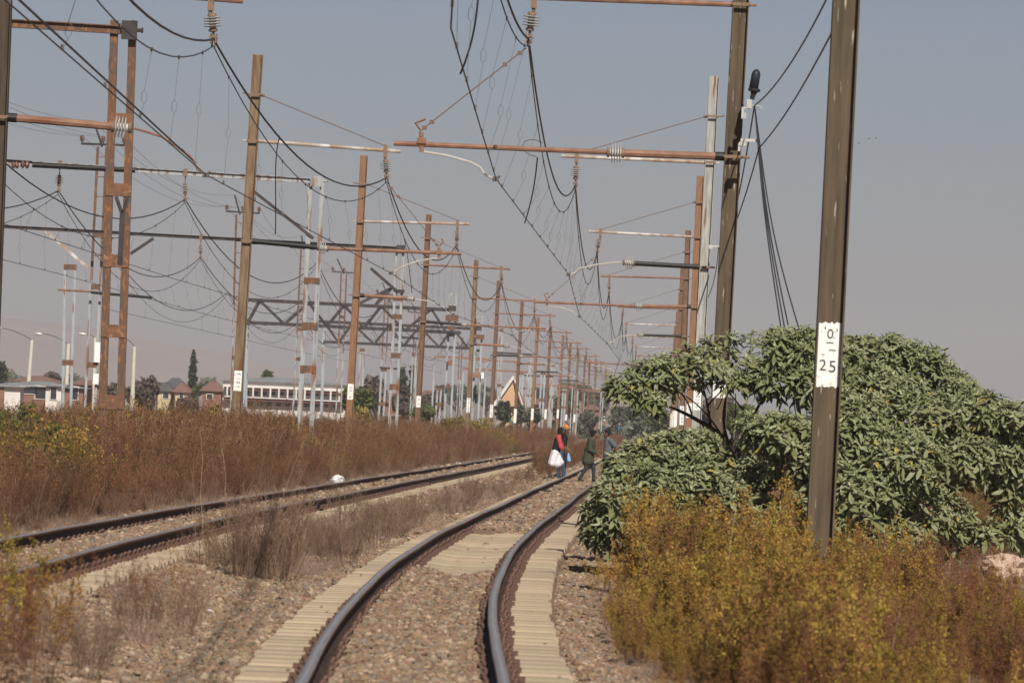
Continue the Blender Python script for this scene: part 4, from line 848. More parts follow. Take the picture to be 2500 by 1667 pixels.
house('house', 'cream gabled house with a dark roof right of the bare round tree', 620, 386, 418, 955, 990, 8, 'w_cream', 'r_dark', 'gable', 1.0, [(405, 965, .6, .6)])
house('house', 'dark hipped roof joining the two cream gables', 628, 395, 450, 950, 990, 9, 'w_cream', 'r_dark', 'hip', 1.3)
house('house', 'cream house with a tall narrow gable left of the cypress', 618, 428, 458, 958, 990, 7, 'w_cream', 'r_red', 'gable', 1.1, [(443, 965, .4, .5)])
house('house', 'orange hip-roofed house left of the long white building', 600, 494, 540, 955, 995, 8, 'w_brown', 'r_red', 'hip', 1.0, [(512, 968, .6, .5)])
hp = house('house', 'large peach house with a steep white-edged gable behind the fifth mast', 560, 1212, 1282, 1000, 1035, 9, 'w_peach', 'r_red', 'gable', 3.4, [(1248, 985, .9, .7)])
k = MB(); k.beam(at(1205, 990, 559), at(1254, 919, 559), .5, .28); k.build('white_verge', 'w_white', hp); k = MB(); k.beam(at(1256, 925, 559), at(1283, 1010, 559), .3, .12); k.build('white_verge', 'w_white', hp)
k = MB(); P = [at(1212, 992, 559.3), at(1252, 928, 559.3), at(1262, 992, 559.3)]; k.add([p for p in P] + [p + Vector((0, .4, 0)) for p in P], [(0, 2, 1), (3, 4, 5), (0, 1, 4, 3), (1, 2, 5, 4), (2, 0, 3, 5)]); k.build('gable_wall', 'w_peach', hp)
house('house', 'small house with a pink-red roof right of the peach house', 640, 1288, 1326, 988, 1030, 8, 'w_brown', 'r_red', 'hip', .7)
house('house', 'far pink-roofed house behind the distant masts', 760, 1425, 1465, 1000, 1030, 8, 'w_brown', 'r_red', 'hip', .7)
house('house', 'dark red roof behind the pale flaking mast', 600, 930, 975, 985, 1030, 7, 'w_brown', 'r_red', 'hip', 1.1)
house('house', 'long low red roof between the second and third masts', 700, 1028, 1062, 966, 1030, 7, 'w_brown', 'r_red', 'hip', .7)
house('shed', 'pale shed standing between the legs of the pale flaking mast', 480, 951, 967, 1015, 1050, 3, 'w_white', 'r_grey', 'flat', .1, cat='shed')

# ------------------------------------------------------------------ hills
MT['hill'] = mat('hazy_hill', (.20, .165, .125), (.25, .205, .155), .004, .95)
def hills(name, label, Y, prof, thick):
    P = [at(x, y, Y) for x, y in prof]; n = 60; xs = np.linspace(P[0].x, P[-1].x, n); zs = np.interp(xs, [p.x for p in P], [p.z for p in P]) + (vnoise(xs / 40, xs * 0, 5) - .5) * 6 * (thick > 500) 
    O, T = np.meshgrid(xs, np.linspace(0, 1, 8)); Z = np.maximum(np.interp(O, xs, zs) * np.sin(T * math.pi / 2) ** .9, 0) - .3; Yv = Y - thick + T * thick
    V = np.stack([O, Yv, Z], -1).reshape(-1, 3); V2 = V.copy().reshape(8, n, 3)[-1:].copy(); V2[..., 1] += thick; V2[..., 2] = -1
    V = np.concatenate([V, V2.reshape(-1, 3)]); i = np.arange(8 * (n - 1)); r = i // (n - 1); c = i % (n - 1); a = r * n + c
    o = np_mesh(name, V, np.stack([a, a + 1, a + n + 1, a + n], -1), 'hill', kind='structure', smooth=True); tag(o, label, 'hill')
hills('hill', 'broad faint hill fading into the haze on the left', 6700, [(-900, 840), (-300, 800), (-50, 775), (150, 790), (420, 840), (800, 915), (1200, 975), (1700, 1035), (2300, 1064)], 1500)
hills('ridge', 'low wooded rise on the horizon behind the town', 2600, [(-400, 975), (0, 968), (300, 985), (700, 1000), (1000, 985), (1150, 950), (1400, 952), (1560, 985), (2000, 1040), (2900, 1090)], 600)

# ------------------------------------------------------------------ distant trees
MT['f_dark'] = mat('dark_foliage', (.035, .045, .022), (.06, .07, .035), 1.2, .9); MT['f_green'] = mat('olive_foliage', (.065, .08, .025), (.10, .115, .035), 1.5, .9, trans=.1)
MT['f_grey'] = mat('bare_grey_twigs', (.085, .068, .055), (.12, .095, .075), 2, .9); MT['f_yel'] = mat('yellow_green_foliage', (.20, .16, .04), (.27, .21, .06), 1.5, .9)
MT['f_blue'] = mat('blue_green_foliage', (.075, .085, .055), (.115, .125, .085), 1, .9)
def crown(root, lobes, n, sz, m, thin=1.0, name='crown'):
    """many small leaf clumps spread through ellipsoid lobes [(cx,cy,cz,rx,ry,rz)]"""
    vol = np.array([l[3] * l[4] * l[5] for l in lobes]); pick = rng.choice(len(lobes), n, p=vol ** .7 / (vol ** .7).sum()); L = np.array(lobes)[pick]
    d = rng.normal(size=(n, 3)); d /= np.linalg.norm(d, axis=1)[:, None]; r = rng.random(n) ** .38; 
    r *= 1 + .25 * (vnoise(d[:, 0] * 3 + L[:, 0], d[:, 2] * 3 + 7, 3) - .5)
    P = L[:, :3] + d * r[:, None] * L[:, 3:]; a = rng.normal(size=(n, 3)); a /= np.linalg.norm(a, axis=1)[:, None]; b = np.cross(a, rng.normal(size=(n, 3))); b /= np.linalg.norm(b, axis=1)[:, None]
    s = sz * np.exp(rng.normal(0, .35, n))[:, None]; a = a * s; b = b * s * .6 * thin
    V = np.stack([P - a, P + b * .9 - a * .1, P + a, P - b], 1).reshape(-1, 3); F = np.arange(n * 4).reshape(-1, 4)
    return np_mesh(name, V, F, m, root)
def tree(name, label, Y, cx, ytop, ybase, wpx, kind='round', m='f_dark', n=2500, sz=.3, trunk='bark'):
    r = Y / 13900; T = at(cx, ytop, Y); B = at(cx, ybase, Y); w_ = wpx * r / 2; h = T.z - gnd(B.x, Y); zb = gnd(B.x, Y)
    root = thing(name, label, 'tree' if name != 'shrub' else 'shrub', (T.x, Y, zb)); rr = random.Random(label)
    k = MB(); k.tube([(T.x, Y, zb - .1), (T.x + .1, Y, zb + h * .45), (T.x, Y, zb + h * (.9 if kind != 'round' else .75))], [max(.08, w_ * .09), max(.06, w_ * .06), .03], 7)
    if kind == 'round':
        for i in range(6):
            A = i * 1.05 + rr.random(); z1 = zb + h * rr.uniform(.2, .5); k.tube([(T.x, Y, z1), (T.x + math.cos(A) * w_ * .4, Y + math.sin(A) * w_ * .4, z1 + h * .2), (T.x + math.cos(A) * w_ * .75, Y + math.sin(A) * w_ * .7, z1 + h * .35)], [w_ * .05 + .02, w_ * .03 + .015, .012], 5)
    k.build('trunk', trunk, root)
    if kind == 'cypress': lobes = [(T.x + rr.uniform(-.05, .05) * w_, Y, zb + h * (.10 + .06 * i), w_ * (1.0 - max(0, i - 3) * .065), w_ * (.9 - max(0, i - 3) * .06), h * .11) for i in range(15)]
    elif kind == 'conifer': lobes = [(T.x + rr.uniform(-.15, .15) * w_, Y, zb + h * (.3 + .09 * i), w_ * (1.1 - i * .13), w_, h * .07) for i in range(8)]
    else:
        hh = (T.z - B.z); lobes = [(T.x + rr.uniform(-.55, .55) * w_, Y + rr.uniform(-.5, .5) * w_, B.z + hh * rr.uniform(.25, .72), w_ * rr.uniform(.22, .5), w_ * .5, hh * rr.uniform(.14, .34)) for i in range(12)] + [(T.x + rr.uniform(-.2, .2) * w_, Y, B.z + hh * .5, w_ * .55, w_ * .6, hh * .42)]
        if ybase > 985: lobes += [(T.x + rr.uniform(-.8, .8) * w_, Y + rr.uniform(-.3, .3) * w_, zb + rr.uniform(.3, .9), w_ * rr.uniform(.3, .5), w_ * .5, rr.uniform(.7, 1.2)) for i in range(8)]
    crown(root, lobes, n, sz, m)
    return root
TR = [('cypress_tree', 'tall dark cypress standing alone on the left skyline', 640, 473, 861, 945, 22, 'cypress', 'f_dark', 3500, .28),
      ('bare_tree', 'large bare grey-brown tree behind the right leg of the rusty portal mast', 480, 354, 916, 1000, 96, 'round', 'f_grey', 7000, .16),
      ('bare_tree', 'lower bare tree left of the rusty portal mast legs', 470, 285, 925, 1000, 50, 'round', 'f_grey', 3500, .16),
      ('dense_tree', 'dark dense tree cut by the left edge', 560, 4, 884, 940, 30, 'round', 'f_dark', 1800, .3),
      ('bare_tree', 'bare brownish tree above the red roof on the left', 620, 130, 905, 940, 50, 'round', 'f_grey', 2500, .2),
      ('leafy_tree', 'small round green tree behind the roof of the long white building', 640, 655, 903, 935, 24, 'round', 'f_green', 1200, .25),
      ('leafy_tree', 'small green tree at the foot of the cypress', 610, 484, 940, 966, 26, 'round', 'f_green', 1200, .22),
      ('bare_tree', 'bare bush right of the cream houses', 560, 450, 965, 1005, 60, 'round', 'f_grey', 2600, .16),
      ('leafy_tree', 'big green tree behind the orange mast', 420, 880, 935, 1010, 100, 'round', 'f_green', 6500, .2),
      ('bare_tree', 'wide bare tree right of the orange mast', 600, 920, 915, 1010, 80, 'round', 'f_grey', 4500, .2),
      ('conifer_tree', 'dark layered conifer left of the third mast', 620, 985, 900, 1000, 34, 'conifer', 'f_dark', 3000, .28),
      ('conifer_tree', 'second dark conifer right behind the third mast', 640, 1010, 893, 1000, 30, 'conifer', 'f_dark', 2500, .28),
      ('leafy_tree', 'green bush right of the third mast', 420, 1030, 985, 1025, 70, 'round', 'f_green', 3000, .18),
      ('bare_tree', 'grey-brown tree between the third mast and the signal', 620, 1060, 950, 1020, 80, 'round', 'f_grey', 3500, .2),
      ('bare_tree', 'low brown tree left of the signal mast', 560, 985, 960, 1020, 70, 'round', 'f_grey', 3000, .2),
      ('leafy_tree', 'low grey-green bush right of the fifth mast', 480, 1300, 990, 1035, 55, 'round', 'f_blue', 2200, .18),
      ('leafy_tree', 'grey-green bush left of the sixth mast', 500, 1272, 985, 1035, 40, 'round', 'f_blue', 1800, .18),
      ('leafy_tree', 'dark tree in front of the peach house', 520, 1232, 975, 1035, 40, 'round', 'f_dark', 1800, .2),
      ('leafy_tree', 'dark green tree behind the ninth mast', 760, 1385, 955, 1030, 70, 'round', 'f_dark', 3000, .3),
      ('leafy_tree', 'rounded dark tree behind the eleventh mast', 800, 1455, 942, 1030, 70, 'round', 'f_blue', 3000, .3),
      ('leafy_tree', 'grey-green bush behind the woman in the olive parka', 640, 1440, 1002, 1045, 60, 'round', 'f_blue', 2400, .2),
      ('leafy_tree', 'grey-green tree behind the farthest walker', 700, 1510, 985, 1050, 60, 'round', 'f_blue', 2600, .24),
      ('leafy_tree', 'grey-green bush under the left tip of the leafy tree', 660, 1560, 975, 1052, 70, 'round', 'f_blue', 2600, .24),
      ('leafy_tree', 'brown-green bush left of the white mast patches', 620, 1610, 985, 1055, 70, 'round', 'f_green', 2600, .22),
      ('bare_tree', 'bare trees seen through the hollow of the leafy tree', 560, 1740, 960, 1055, 130, 'round', 'f_grey', 4500, .2),
      ('leafy_tree', 'olive bush seen through the hollow of the leafy tree', 400, 1800, 985, 1060, 110, 'round', 'f_green', 4000, .18),
      ('bare_tree', 'bare tree behind the right half of the leafy tree', 600, 2100, 960, 1065, 160, 'round', 'f_grey', 4500, .22),
      ('leafy_tree', 'olive tree at the right edge behind the leafy tree', 500, 2420, 1030, 1085, 160, 'round', 'f_dark', 4500, .2)]
for a in TR: tree(*a)
for i, (x, y, w_, Y) in enumerate([(40, 985 - 70, 60, 1500), (190, 915, 60, 1500), (430, 928, 40, 1400), (510, 925, 50, 1400), (385, 930, 50, 1500), (560, 940, 40, 1300), (1120, 935, 120, 1400), (1190, 940, 80, 1300), (1330, 945, 80, 1300), (1400, 935, 90, 1200)]):
    tree('leafy_tree', 'hazy tree clump on the far skyline, number %s from the left' % ['one', 'two', 'four', 'five', 'three', 'six', 'seven', 'eight', 'nine', 'ten'][i], Y, x, y, y + 45, w_, 'round', 'f_blue', 900, .8)
# ------------------------------------------------------------------ leafy shrubs on the right (large felted leaves in rosettes)
def leaf_template(L_, w, droop, fold, seed):
    r = random.Random(seed); st = [(0, .0), (.18, .55), (.45, 1), (.72, .78), (1, 0)]
    V = []; 
    for t, k in st:
        x = L_ * t; z = -droop * L_ * t * t + .02 * math.sin(t * 6 + seed); hw = w * k * .5
        if k == 0: V.append((x, 0, z))
        else: V += [(x, -hw, z + fold * hw), (x, 0, z), (x, hw, z + fold * hw)]
    F = [(0, 2, 1), (0, 3, 2), (1, 2, 5, 4), (2, 3, 6, 5), (4, 5, 8, 7), (5, 6, 9, 8), (7, 8, 10), (8, 9, 10)]
    return np.array(V), F
LT_ = [leaf_template(L_ * 1.16, w, d, f, i) for i, (L_, w, d, f) in enumerate([(.17, .062, .25, .35), (.14, .055, .45, .5), (.19, .07, .15, .3), (.12, .05, .6, .6), (.16, .06, .35, .4), (.09, .03, .1, .8)])]
LMAT = ['leaf', 'leaf_under', 'leaf_pale', 'leaf_yellow']
LMESH = {}
for i, (V, F) in enumerate(LT_):
    for m in LMAT:
        me = bpy.data.meshes.new('leaf'); me.from_pydata([tuple(v) for v in V], [], F); me.materials.append(MT[m]); LMESH[i, m] = me
def leafy_shrub(name, label, lobes, nros, trunk, seed, cat='shrub', yk=1.0, dens=9):
    r = random.Random(seed); root_p = at(*trunk[0][0][:3]); root = thing(name, label, cat, (root_p.x, root_p.y, gnd(root_p.x, root_p.y)))
    k = MB()
    for seg in trunk:
        P = [at(*q[:3]) for q in seg]; R = [q[3] for q in seg] if len(seg[0]) > 3 else [.02] * len(P)
        if seg is trunk[0]: P = [Vector((P[0].x, P[0].y, gnd(P[0].x, P[0].y) - .1))] + P; R = [R[0] * 1.2] + R
        k.tube(bez(P, 10) if len(P) > 2 else P, [R[0] + (R[-1] - R[0]) * i / (10 if len(P) > 2 else 1) for i in range(11 if len(P) > 2 else 2)], 6)
    k.build('trunk', 'bark', root)
    LB = []
    for (cx, cy, rx, ry, Y, ryd) in lobes:
        c = at(cx, cy, Y); s = Y / 13900; LB.append((c, rx * s, ryd, ry * s))
    wt = [l[1] * l[3] + l[2] * l[3] for l in LB]; tips = []
    br = MB()
    for _ in range(nros):
        i = r.choices(range(len(LB)), wt)[0]; c, a, b, h = LB[i]
        d = Vector((r.gauss(0, 1), r.gauss(0, 1) - .45, r.gauss(0, 1) + .25)).normalized(); q = r.uniform(.74, 1.05) + (r.random() < .18) * r.uniform(.02, .22)
        p = c + Vector((d.x * a, d.y * b, d.z * h)) * q; n = Vector((d.x / a, d.y / b, d.z / h)).normalized()
        inside = any(((p.x - o[0].x) / o[1]) ** 2 + ((p.y - o[0].y) / o[2]) ** 2 + ((p.z - o[0].z) / o[3]) ** 2 < .55 for j, o in enumerate(LB) if j != i)
        if float(vnoise(p.x * 1.9 + 3, p.z * 2.3 + p.y * .7, seed)) < .24 and r.random() < .85: continue
        if inside or p.z < gnd(p.x, p.y) + .08: continue
        tips.append((p, n, c))
    leaves = []
    for (p, n, c) in tips:
        ax = (n * .55 + Vector((0, -.12, .85))).normalized(); nl = r.randint(dens - 2, dens + 2); ph = r.uniform(0, 6.28); sz = r.uniform(.8, 1.15)
        st = c.lerp(p, .55); br.tube([st, p - ax * .03], [.008, .004], 4, cap=False)
        q0 = ax.to_track_quat('Z', 'Y')
        for j in range(nl):
            A = ph + j * 2.4; tier = j / nl; el = math.radians(62 - 85 * tier + r.uniform(-12, 12)); ti = r.choice((0, 1, 2, 3, 4)) if tier > .3 else 5 if tier < .15 else r.choice((1, 3))
            mt = 'leaf_pale' if tier < .22 else ('leaf_yellow' if r.random() < .02 else ('leaf_under' if r.random() < .3 else 'leaf'))
            M_ = Matrix.Translation(p - ax * (.10 * tier)) @ q0.to_matrix().to_4x4() @ Matrix.Rotation(A, 4, 'Z') @ Matrix.Rotation(-el, 4, 'Y') @ Matrix.Rotation(r.uniform(-.5, .5), 4, 'X') @ Matrix.Scale(sz * 1.0 * (.52 + .5 * tier + r.uniform(0, .15)), 4)
            leaves.append((p.y + r.uniform(-.25, .25) - (.3 if tier > .4 else 0), ti, mt, M_))
        # bud cluster at the tip
    leaves.sort(key=lambda x: x[0]); near_ = leaves[::max(1, len(leaves) // 900)][:300]; ns = set(id(x) for x in near_)
    for (_, ti, mt, M_) in near_:
        o = bpy.data.objects.new('leaf', LMESH[ti, mt]); COL.objects.link(o); o.parent = root; o.matrix_local = Matrix.Translation(-root.location) @ M_
    V = []; F = []; MI = []; base = 0
    for x in leaves:
        if id(x) in ns: continue
        _, ti, mt, M_ = x; v, f = LT_[ti]; m = np.array(M_); V.append(v @ m[:3, :3].T + m[:3, 3])
        for q in f: F.append([q[0] + base, q[1] + base, q[2] + base, (q[3] if len(q) == 4 else q[2]) + base]); MI.append(LMAT.index(mt))
        base += len(v)
    me = bpy.data.meshes.new('leaves'); V = np.concatenate(V) - np.array(root.location)
    me.from_pydata([tuple(v) for v in V], [], [tuple(f) if f[3] != f[2] else tuple(f[:3]) for f in F])
    for m in LMAT: me.materials.append(MT[m])
    me.polygons.foreach_set('material_index', MI); me.update(); o = bpy.data.objects.new('leaves', me); COL.objects.link(o); o.parent = root; o['kind'] = 'stuff'
    br.build('twigs', 'bark', root)
    print(name, 'rosettes', len(tips), 'leaves', len(leaves)); return root
TY = 75
leafy_shrub('leafy_tree', 'spreading tree with large pale green leaves and bare twisted branches, left of the nearest mast',
    [(1530, 948, 52, 38, 73.5, .35), (1600, 915, 75, 45, 74, .5), (1690, 885, 90, 48, 74.5, .6), (1790, 868, 95, 55, 75, .7), (1890, 858, 95, 60, 75, .8), (1980, 850, 85, 55, 75, .8), (1590, 975, 45, 20, 73.5, .25), (1900, 925, 75, 40, 74.5, .5), (1980, 935, 70, 55, 74.5, .6), (1800, 925, 50, 22, 74.5, .3)], 820,
    [[(1850, 1190, TY, .045), (1815, 1140, TY, .045), (1790, 1090, TY, .04)], [(1790, 1090, TY, .04), (1765, 1065, TY, .035), (1730, 1040, TY, .03)], [(1730, 1040, TY, .03), (1680, 1015, TY, .025), (1645, 985, 74.5, .02), (1590, 980, 74, .014), (1535, 985, 73.5, .008)],
     [(1775, 1070, TY, .022), (1762, 1030, TY, .02), (1760, 985, TY, .014), (1790, 930, TY, .008)], [(1735, 1040, TY, .02), (1728, 990, TY, .016), (1722, 950, TY, .01), (1700, 900, TY, .006)], [(1645, 987, 74.5, .014), (1635, 950, 74.5, .01), (1640, 920, 74.5, .006)], [(1690, 1018, TY, .014), (1682, 975, TY, .012), (1660, 945, TY, .009), (1610, 925, TY, .006)],
     [(1728, 990, TY, .012), (1760, 950, TY, .01), (1800, 930, TY, .006)], [(1800, 1100, TY, .03), (1830, 1020, TY, .02), (1870, 960, TY, .012), (1905, 910, TY, .008)], [(1830, 1020, TY, .014), (1800, 985, TY, .012), (1780, 950, TY, .009), (1740, 925, TY, .006)], [(1760, 1060, TY, .014), (1730, 1010, TY, .01), (1690, 970, TY, .008), (1650, 955, TY, .006)], [(1870, 965, TY, .012), (1920, 960, TY, .01), (1965, 930, TY, .008)], [(1750, 1000, TY, .008), (1770, 970, TY, .006), (1765, 935, TY, .005)], [(1785, 1075, TY, .01), (1800, 1010, TY, .008), (1795, 960, TY, .006)]], 3, 'tree', dens=10)
leafy_shrub('leafy_shrub', 'broad mass of large-leaved shrub filling the right side behind the nearest mast',
    [(2060, 865, 85, 50, 76.0, 0.8), (2150, 870, 100, 55, 77, 0.9), (2240, 900, 90, 60, 77, 0.9), (2310, 955, 85, 60, 77, 0.9), (2390, 1010, 85, 60, 75.5, 0.9), (2480, 1030, 70, 50, 75.5, 0.8), (2110, 960, 130, 80, 75.5, 1.0), (2230, 1020, 130, 80, 75.0, 1.0), (2060, 1060, 100, 80, 73.4, 0.9), (1900, 1050, 85, 50, 73.4, 0.6), (1850, 1030, 60, 30, 73.4, 0.4), (1930, 1120, 90, 45, 73.4, 0.6), (2170, 1130, 150, 90, 73.4, 1.0), (2330, 1110, 110, 75, 75.0, 0.8), (2440, 1110, 90, 60, 75.5, 0.7), (2080, 1210, 130, 80, 72.9, 0.9), (2240, 1240, 120, 75, 74.5, 0.8), (1960, 1240, 70, 40, 72.4, 0.5), (2460, 1190, 60, 45, 75.5, 0.5), (2170, 1320, 120, 60, 72.9, 0.7), (2010, 1290, 90, 70, 72.4, 0.6), (1850, 1180, 90, 60, 74.9, 0.6), (1860, 1270, 90, 60, 73.4, 0.6), (2330, 1290, 120, 55, 75.0, 0.6), (2480, 1280, 60, 50, 75.5, 0.5), (2480, 1120, 60, 70, 75.5, 0.6), (1790, 1120, 40, 40, 75.4, 0.4), (1900, 1060, 90, 55, 72.8, 0.6), (1990, 1130, 90, 60, 72.8, 0.6), (2080, 1010, 80, 60, 73.5, 0.6)], 3300,
    [[(2150, 1250, 77.5, .06), (2140, 1150, 77.5, .05), (2100, 1050, 77.5, .035), (2120, 950, 77.5, .015)], [(2140, 1170, 77.5, .04), (2220, 1080, 77.5, .03), (2300, 1000, 77.5, .015)], [(2130, 1190, 77.5, .03), (2000, 1120, 77, .02), (1900, 1060, 76.5, .01)], [(2200, 1270, 77.5, .03), (2330, 1200, 77.5, .02), (2420, 1120, 77.5, .01)]], 5, dens=10)
leafy_shrub('leafy_shrub', 'rounded large-leaved shrub beside the near track, hiding the legs of the man in grey',
    [(1516, 1136, 46, 30, 70, .5), (1582, 1112, 72, 46, 70.5, .6), (1655, 1088, 80, 42, 71, .7), (1715, 1090, 45, 40, 71, .5), (1500, 1208, 56, 48, 69.5, .6), (1580, 1190, 100, 70, 70, .8), (1680, 1170, 90, 65, 70.5, .8), (1760, 1210, 70, 50, 70.5, .6), (1520, 1275, 90, 65, 69.5, .6), (1650, 1270, 100, 65, 70, .7), (1455, 1298, 32, 24, 69.5, .35), (1452, 1248, 32, 28, 69.5, .3), (1720, 1320, 90, 60, 70, .6)], 1300,
    [[(1620, 1290, 71, .04), (1610, 1220, 71, .03), (1570, 1150, 71, .015)], [(1620, 1270, 71, .03), (1680, 1190, 71, .02), (1690, 1120, 71, .01)], [(1600, 1290, 71, .03), (1530, 1240, 70.5, .02), (1490, 1180, 70, .01)]], 9, dens=10)

# ------------------------------------------------------------------ weeds: template plants, instanced
MT['brush'] = mat('dry_brown_weed', (.118, .06, .036), (.17, .092, .056), 6, .9, rand=.32, trans=.06, spec=.1)
MT['brush_red'] = mat('reddish_dry_weed', (.165, .07, .036), (.225, .105, .055), 6, .9, rand=.28, trans=.06, spec=.1)
MT['stalk'] = mat('pale_dead_stalk', (.34, .24, .16), (.24, .17, .12), 5, .9, rand=.25, spec=.1)
MT['twiggy'] = mat('grey_brown_twigs', (.165, .10, .066), (.25, .165, .115), 5, .9, rand=.2, trans=.1, spec=.1)
MT['gold'] = mat('golden_weed_tips', (.28, .165, .037), (.38, .245, .06), 5, .9, rand=.32, trans=.15, spec=.1)
MT['gold2'] = mat('olive_weed_tips', (.18, .125, .03), (.26, .18, .048), 5, .9, rand=.3, trans=.12, spec=.1)
MT['gold_brown'] = mat('brown_weed_leaves', (.17, .085, .032), (.25, .135, .05), 5, .9, rand=.3, trans=.1, spec=.1)
MT['weed_green'] = mat('olive_green_weed', (.075, .09, .022), (.12, .13, .035), 5, .9, rand=.25, trans=.2, spec=.1)
MT['grass_dry'] = mat('pale_dry_grass', (.36, .26, .19), (.28, .19, .14), 5, .9, rand=.2, trans=.15, spec=.1)
MT['seed_white'] = mat('white_seed_heads', (.6, .55, .45), None, rough=.9)
def plant(name, n, H, rad, wst, tw, leaf, mats, seed, spread=.25, tophead=0, h0=.3, twl=.16, curv=.2, leafs=(.012, .02), wleaf=.45, tuft=0):
    """a template weed: n ribbon stems with tw twigs each and leaf leaflets per twig; mats = [stem, leaf, head]"""
    r = np.random.default_rng(seed); V = []; F = []; MI = []; b = 0
    def quad(P, m):
        nonlocal b
        V.extend(P); F.append((b, b + 1, b + 2, b + 3)); MI.append(m); b += 4
    def ribbon(P, w, m):
        a = r.uniform(0, 3.14); wd = np.array([math.cos(a), math.sin(a), 0]) * w / 2
        for i in range(len(P) - 1):
            k0 = 1 - .6 * i / (len(P) - 1); k1 = 1 - .6 * (i + 1) / (len(P) - 1); quad([P[i] - wd * k0, P[i] + wd * k0, P[i + 1] + wd * k1, P[i + 1] - wd * k1], m)
    def fleck(p, s, m, upb=.6):
        d = r.normal(size=3); d[2] += upb; d /= np.linalg.norm(d); e = np.cross(d, r.normal(size=3)); e /= np.linalg.norm(e) + 1e-6
        quad([p, p + d * s * .5 + e * s * wleaf * .5, p + d * s, p + d * s * .5 - e * s * wleaf * .5], m)
    for i in range(n):
        a = r.uniform(0, 6.28); q = rad * math.sqrt(r.random()); p0 = np.array([math.cos(a) * q * .4, math.sin(a) * q * .4, 0]); h = H * r.uniform(.65, 1.05)
        ln = spread * r.uniform(.2, 1.0); dr = np.array([math.cos(a), math.sin(a), 0]) * ln + r.normal(size=3) * .06; dr[2] = 1
        P = [p0 + dr * h * t + np.array([r.normal() * .012, r.normal() * .012, -curv * ln * h * t * t]) for t in (0, .25, .5, .75, 1)]
        ribbon(P, wst, 0)
        for j in range(tw):
            t = r.uniform(h0, 1); k = min(3, int(t * 4)); p = P[k] + (P[k + 1] - P[k]) * (t * 4 - k); A = r.uniform(0, 6.28); L_ = twl * r.uniform(.5, 1.2) * (1.25 - .6 * t)
            e = p + np.array([math.cos(A) * L_ * .6, math.sin(A) * L_ * .6, L_ * r.uniform(.5, 1.0)]); ribbon([p, (p + e) / 2 + r.normal(size=3) * .01, e], wst * .6, 0)
            for _ in range(leaf):
                u = r.uniform(.1, 1.05)
                if tuft: u = r.uniform(.6, 1.1)
                fleck(p + (e - p) * u + r.normal(size=3) * tuft, r.uniform(*leafs), 1 if (not tuft or r.random() < .75) else 2)
        for j in range(tophead): fleck(P[4] + np.array([r.normal() * .02, r.normal() * .02, -r.uniform(0, .14)]), r.uniform(*leafs) * 1.3, 2 if len(mats) > 2 else 1)
    o = np_mesh(name, np.array(V), np.array(F), mats, mi=MI, link=False); return o
brown = [plant('dry_weed', 18, 1.25, .45, .0065, 15, 6, ['brush' if i else 'stalk', 'brush' if i % 2 else 'brush_red', 'gold_brown'], 10 + i, .32, 8, .2, .2, leafs=(.013, .027)) for i in range(5)]
olive = [plant('olive_weed', 18, 1.2, .5, .006, 10, 6, ['brush', 'weed_green', 'gold'], 30 + i, .30, 12, .2, .2, leafs=(.02, .038)) for i in range(2)]
golds = [plant('golden_weed', 9, 1.0, .26, .0075, 17, 14, ['gold_brown', ['gold', 'gold2', 'gold_brown', 'gold', 'gold2'][i % 5], 'gold'], 50 + i, .24, 22, .42, .10, leafs=(.011, .023), wleaf=.66, tuft=.010) for i in range(5)]
redd = [plant('rusty_weed', 8, 1.0, .28, .0055, 16, 11, ['brush_red', ['gold_brown', 'brush_red', 'brush'][i], 'brush_red'], 60 + i, .2, 16, .3, .10, leafs=(.009, .018), wleaf=.55, tuft=.011) for i in range(3)]
stalks = [plant('dead_stalk', 3, 1.38, .5, .007, 2, 1, ['stalk', 'stalk'], 70 + i, .5, 3, .5, .16) for i in range(2)]
straw = [plant('dry_grass', 46, .34, .22, .0045, 2, 1, ['grass_dry', 'grass_dry'], 80 + i, .75, 0, .4, .08) for i in range(2)]
twigp = [plant('twiggy_weed', 42, .78, .42, .0065, 9, 3, ['twiggy', 'twiggy', 'twiggy'], 90 + i, .5, 3, .25, .15, leafs=(.01, .018)) for i in range(3)]
def gzr(O, Y): return np.where((O > -7.2) & (O < 3), bz(O, Y), gz(O, Y))
def field(name, label, n, ofun, yfun, temps, probs, smin, smax, hmap=None, cat='weeds', ovr=None):
    Y = yfun(n); O = ofun(n, Y); X = C(Y) + O; Z = gzr(O, Y) - .03
    S = rng.uniform(smin, smax, n)
    if hmap is not None: S = S * hmap(O, Y, X)
    keep = S > .12; X, Y, Z, S = X[keep], Y[keep], Z[keep], S[keep]; n = len(X)
    R = np.stack([rng.normal(0, .07, n), rng.normal(0, .07, n), rng.uniform(0, 6.28, n)], -1); W = S[:, None] * np.stack([rng.uniform(.85, 1.2, n), rng.uniform(.85, 1.2, n), rng.uniform(.85, 1.15, n)], -1)
    pr = np.array(probs, float); pr /= pr.sum()
    idx = rng.choice(len(temps), n, p=pr) if ovr is None else ovr(X, Y, rng, pr)
    o = instancer(name, np.stack([X, Y, Z], -1), R, W, idx, [bpy.data.objects.new(t.name, t.data) for t in temps]); print(name, n); tag(o, label, cat); return o
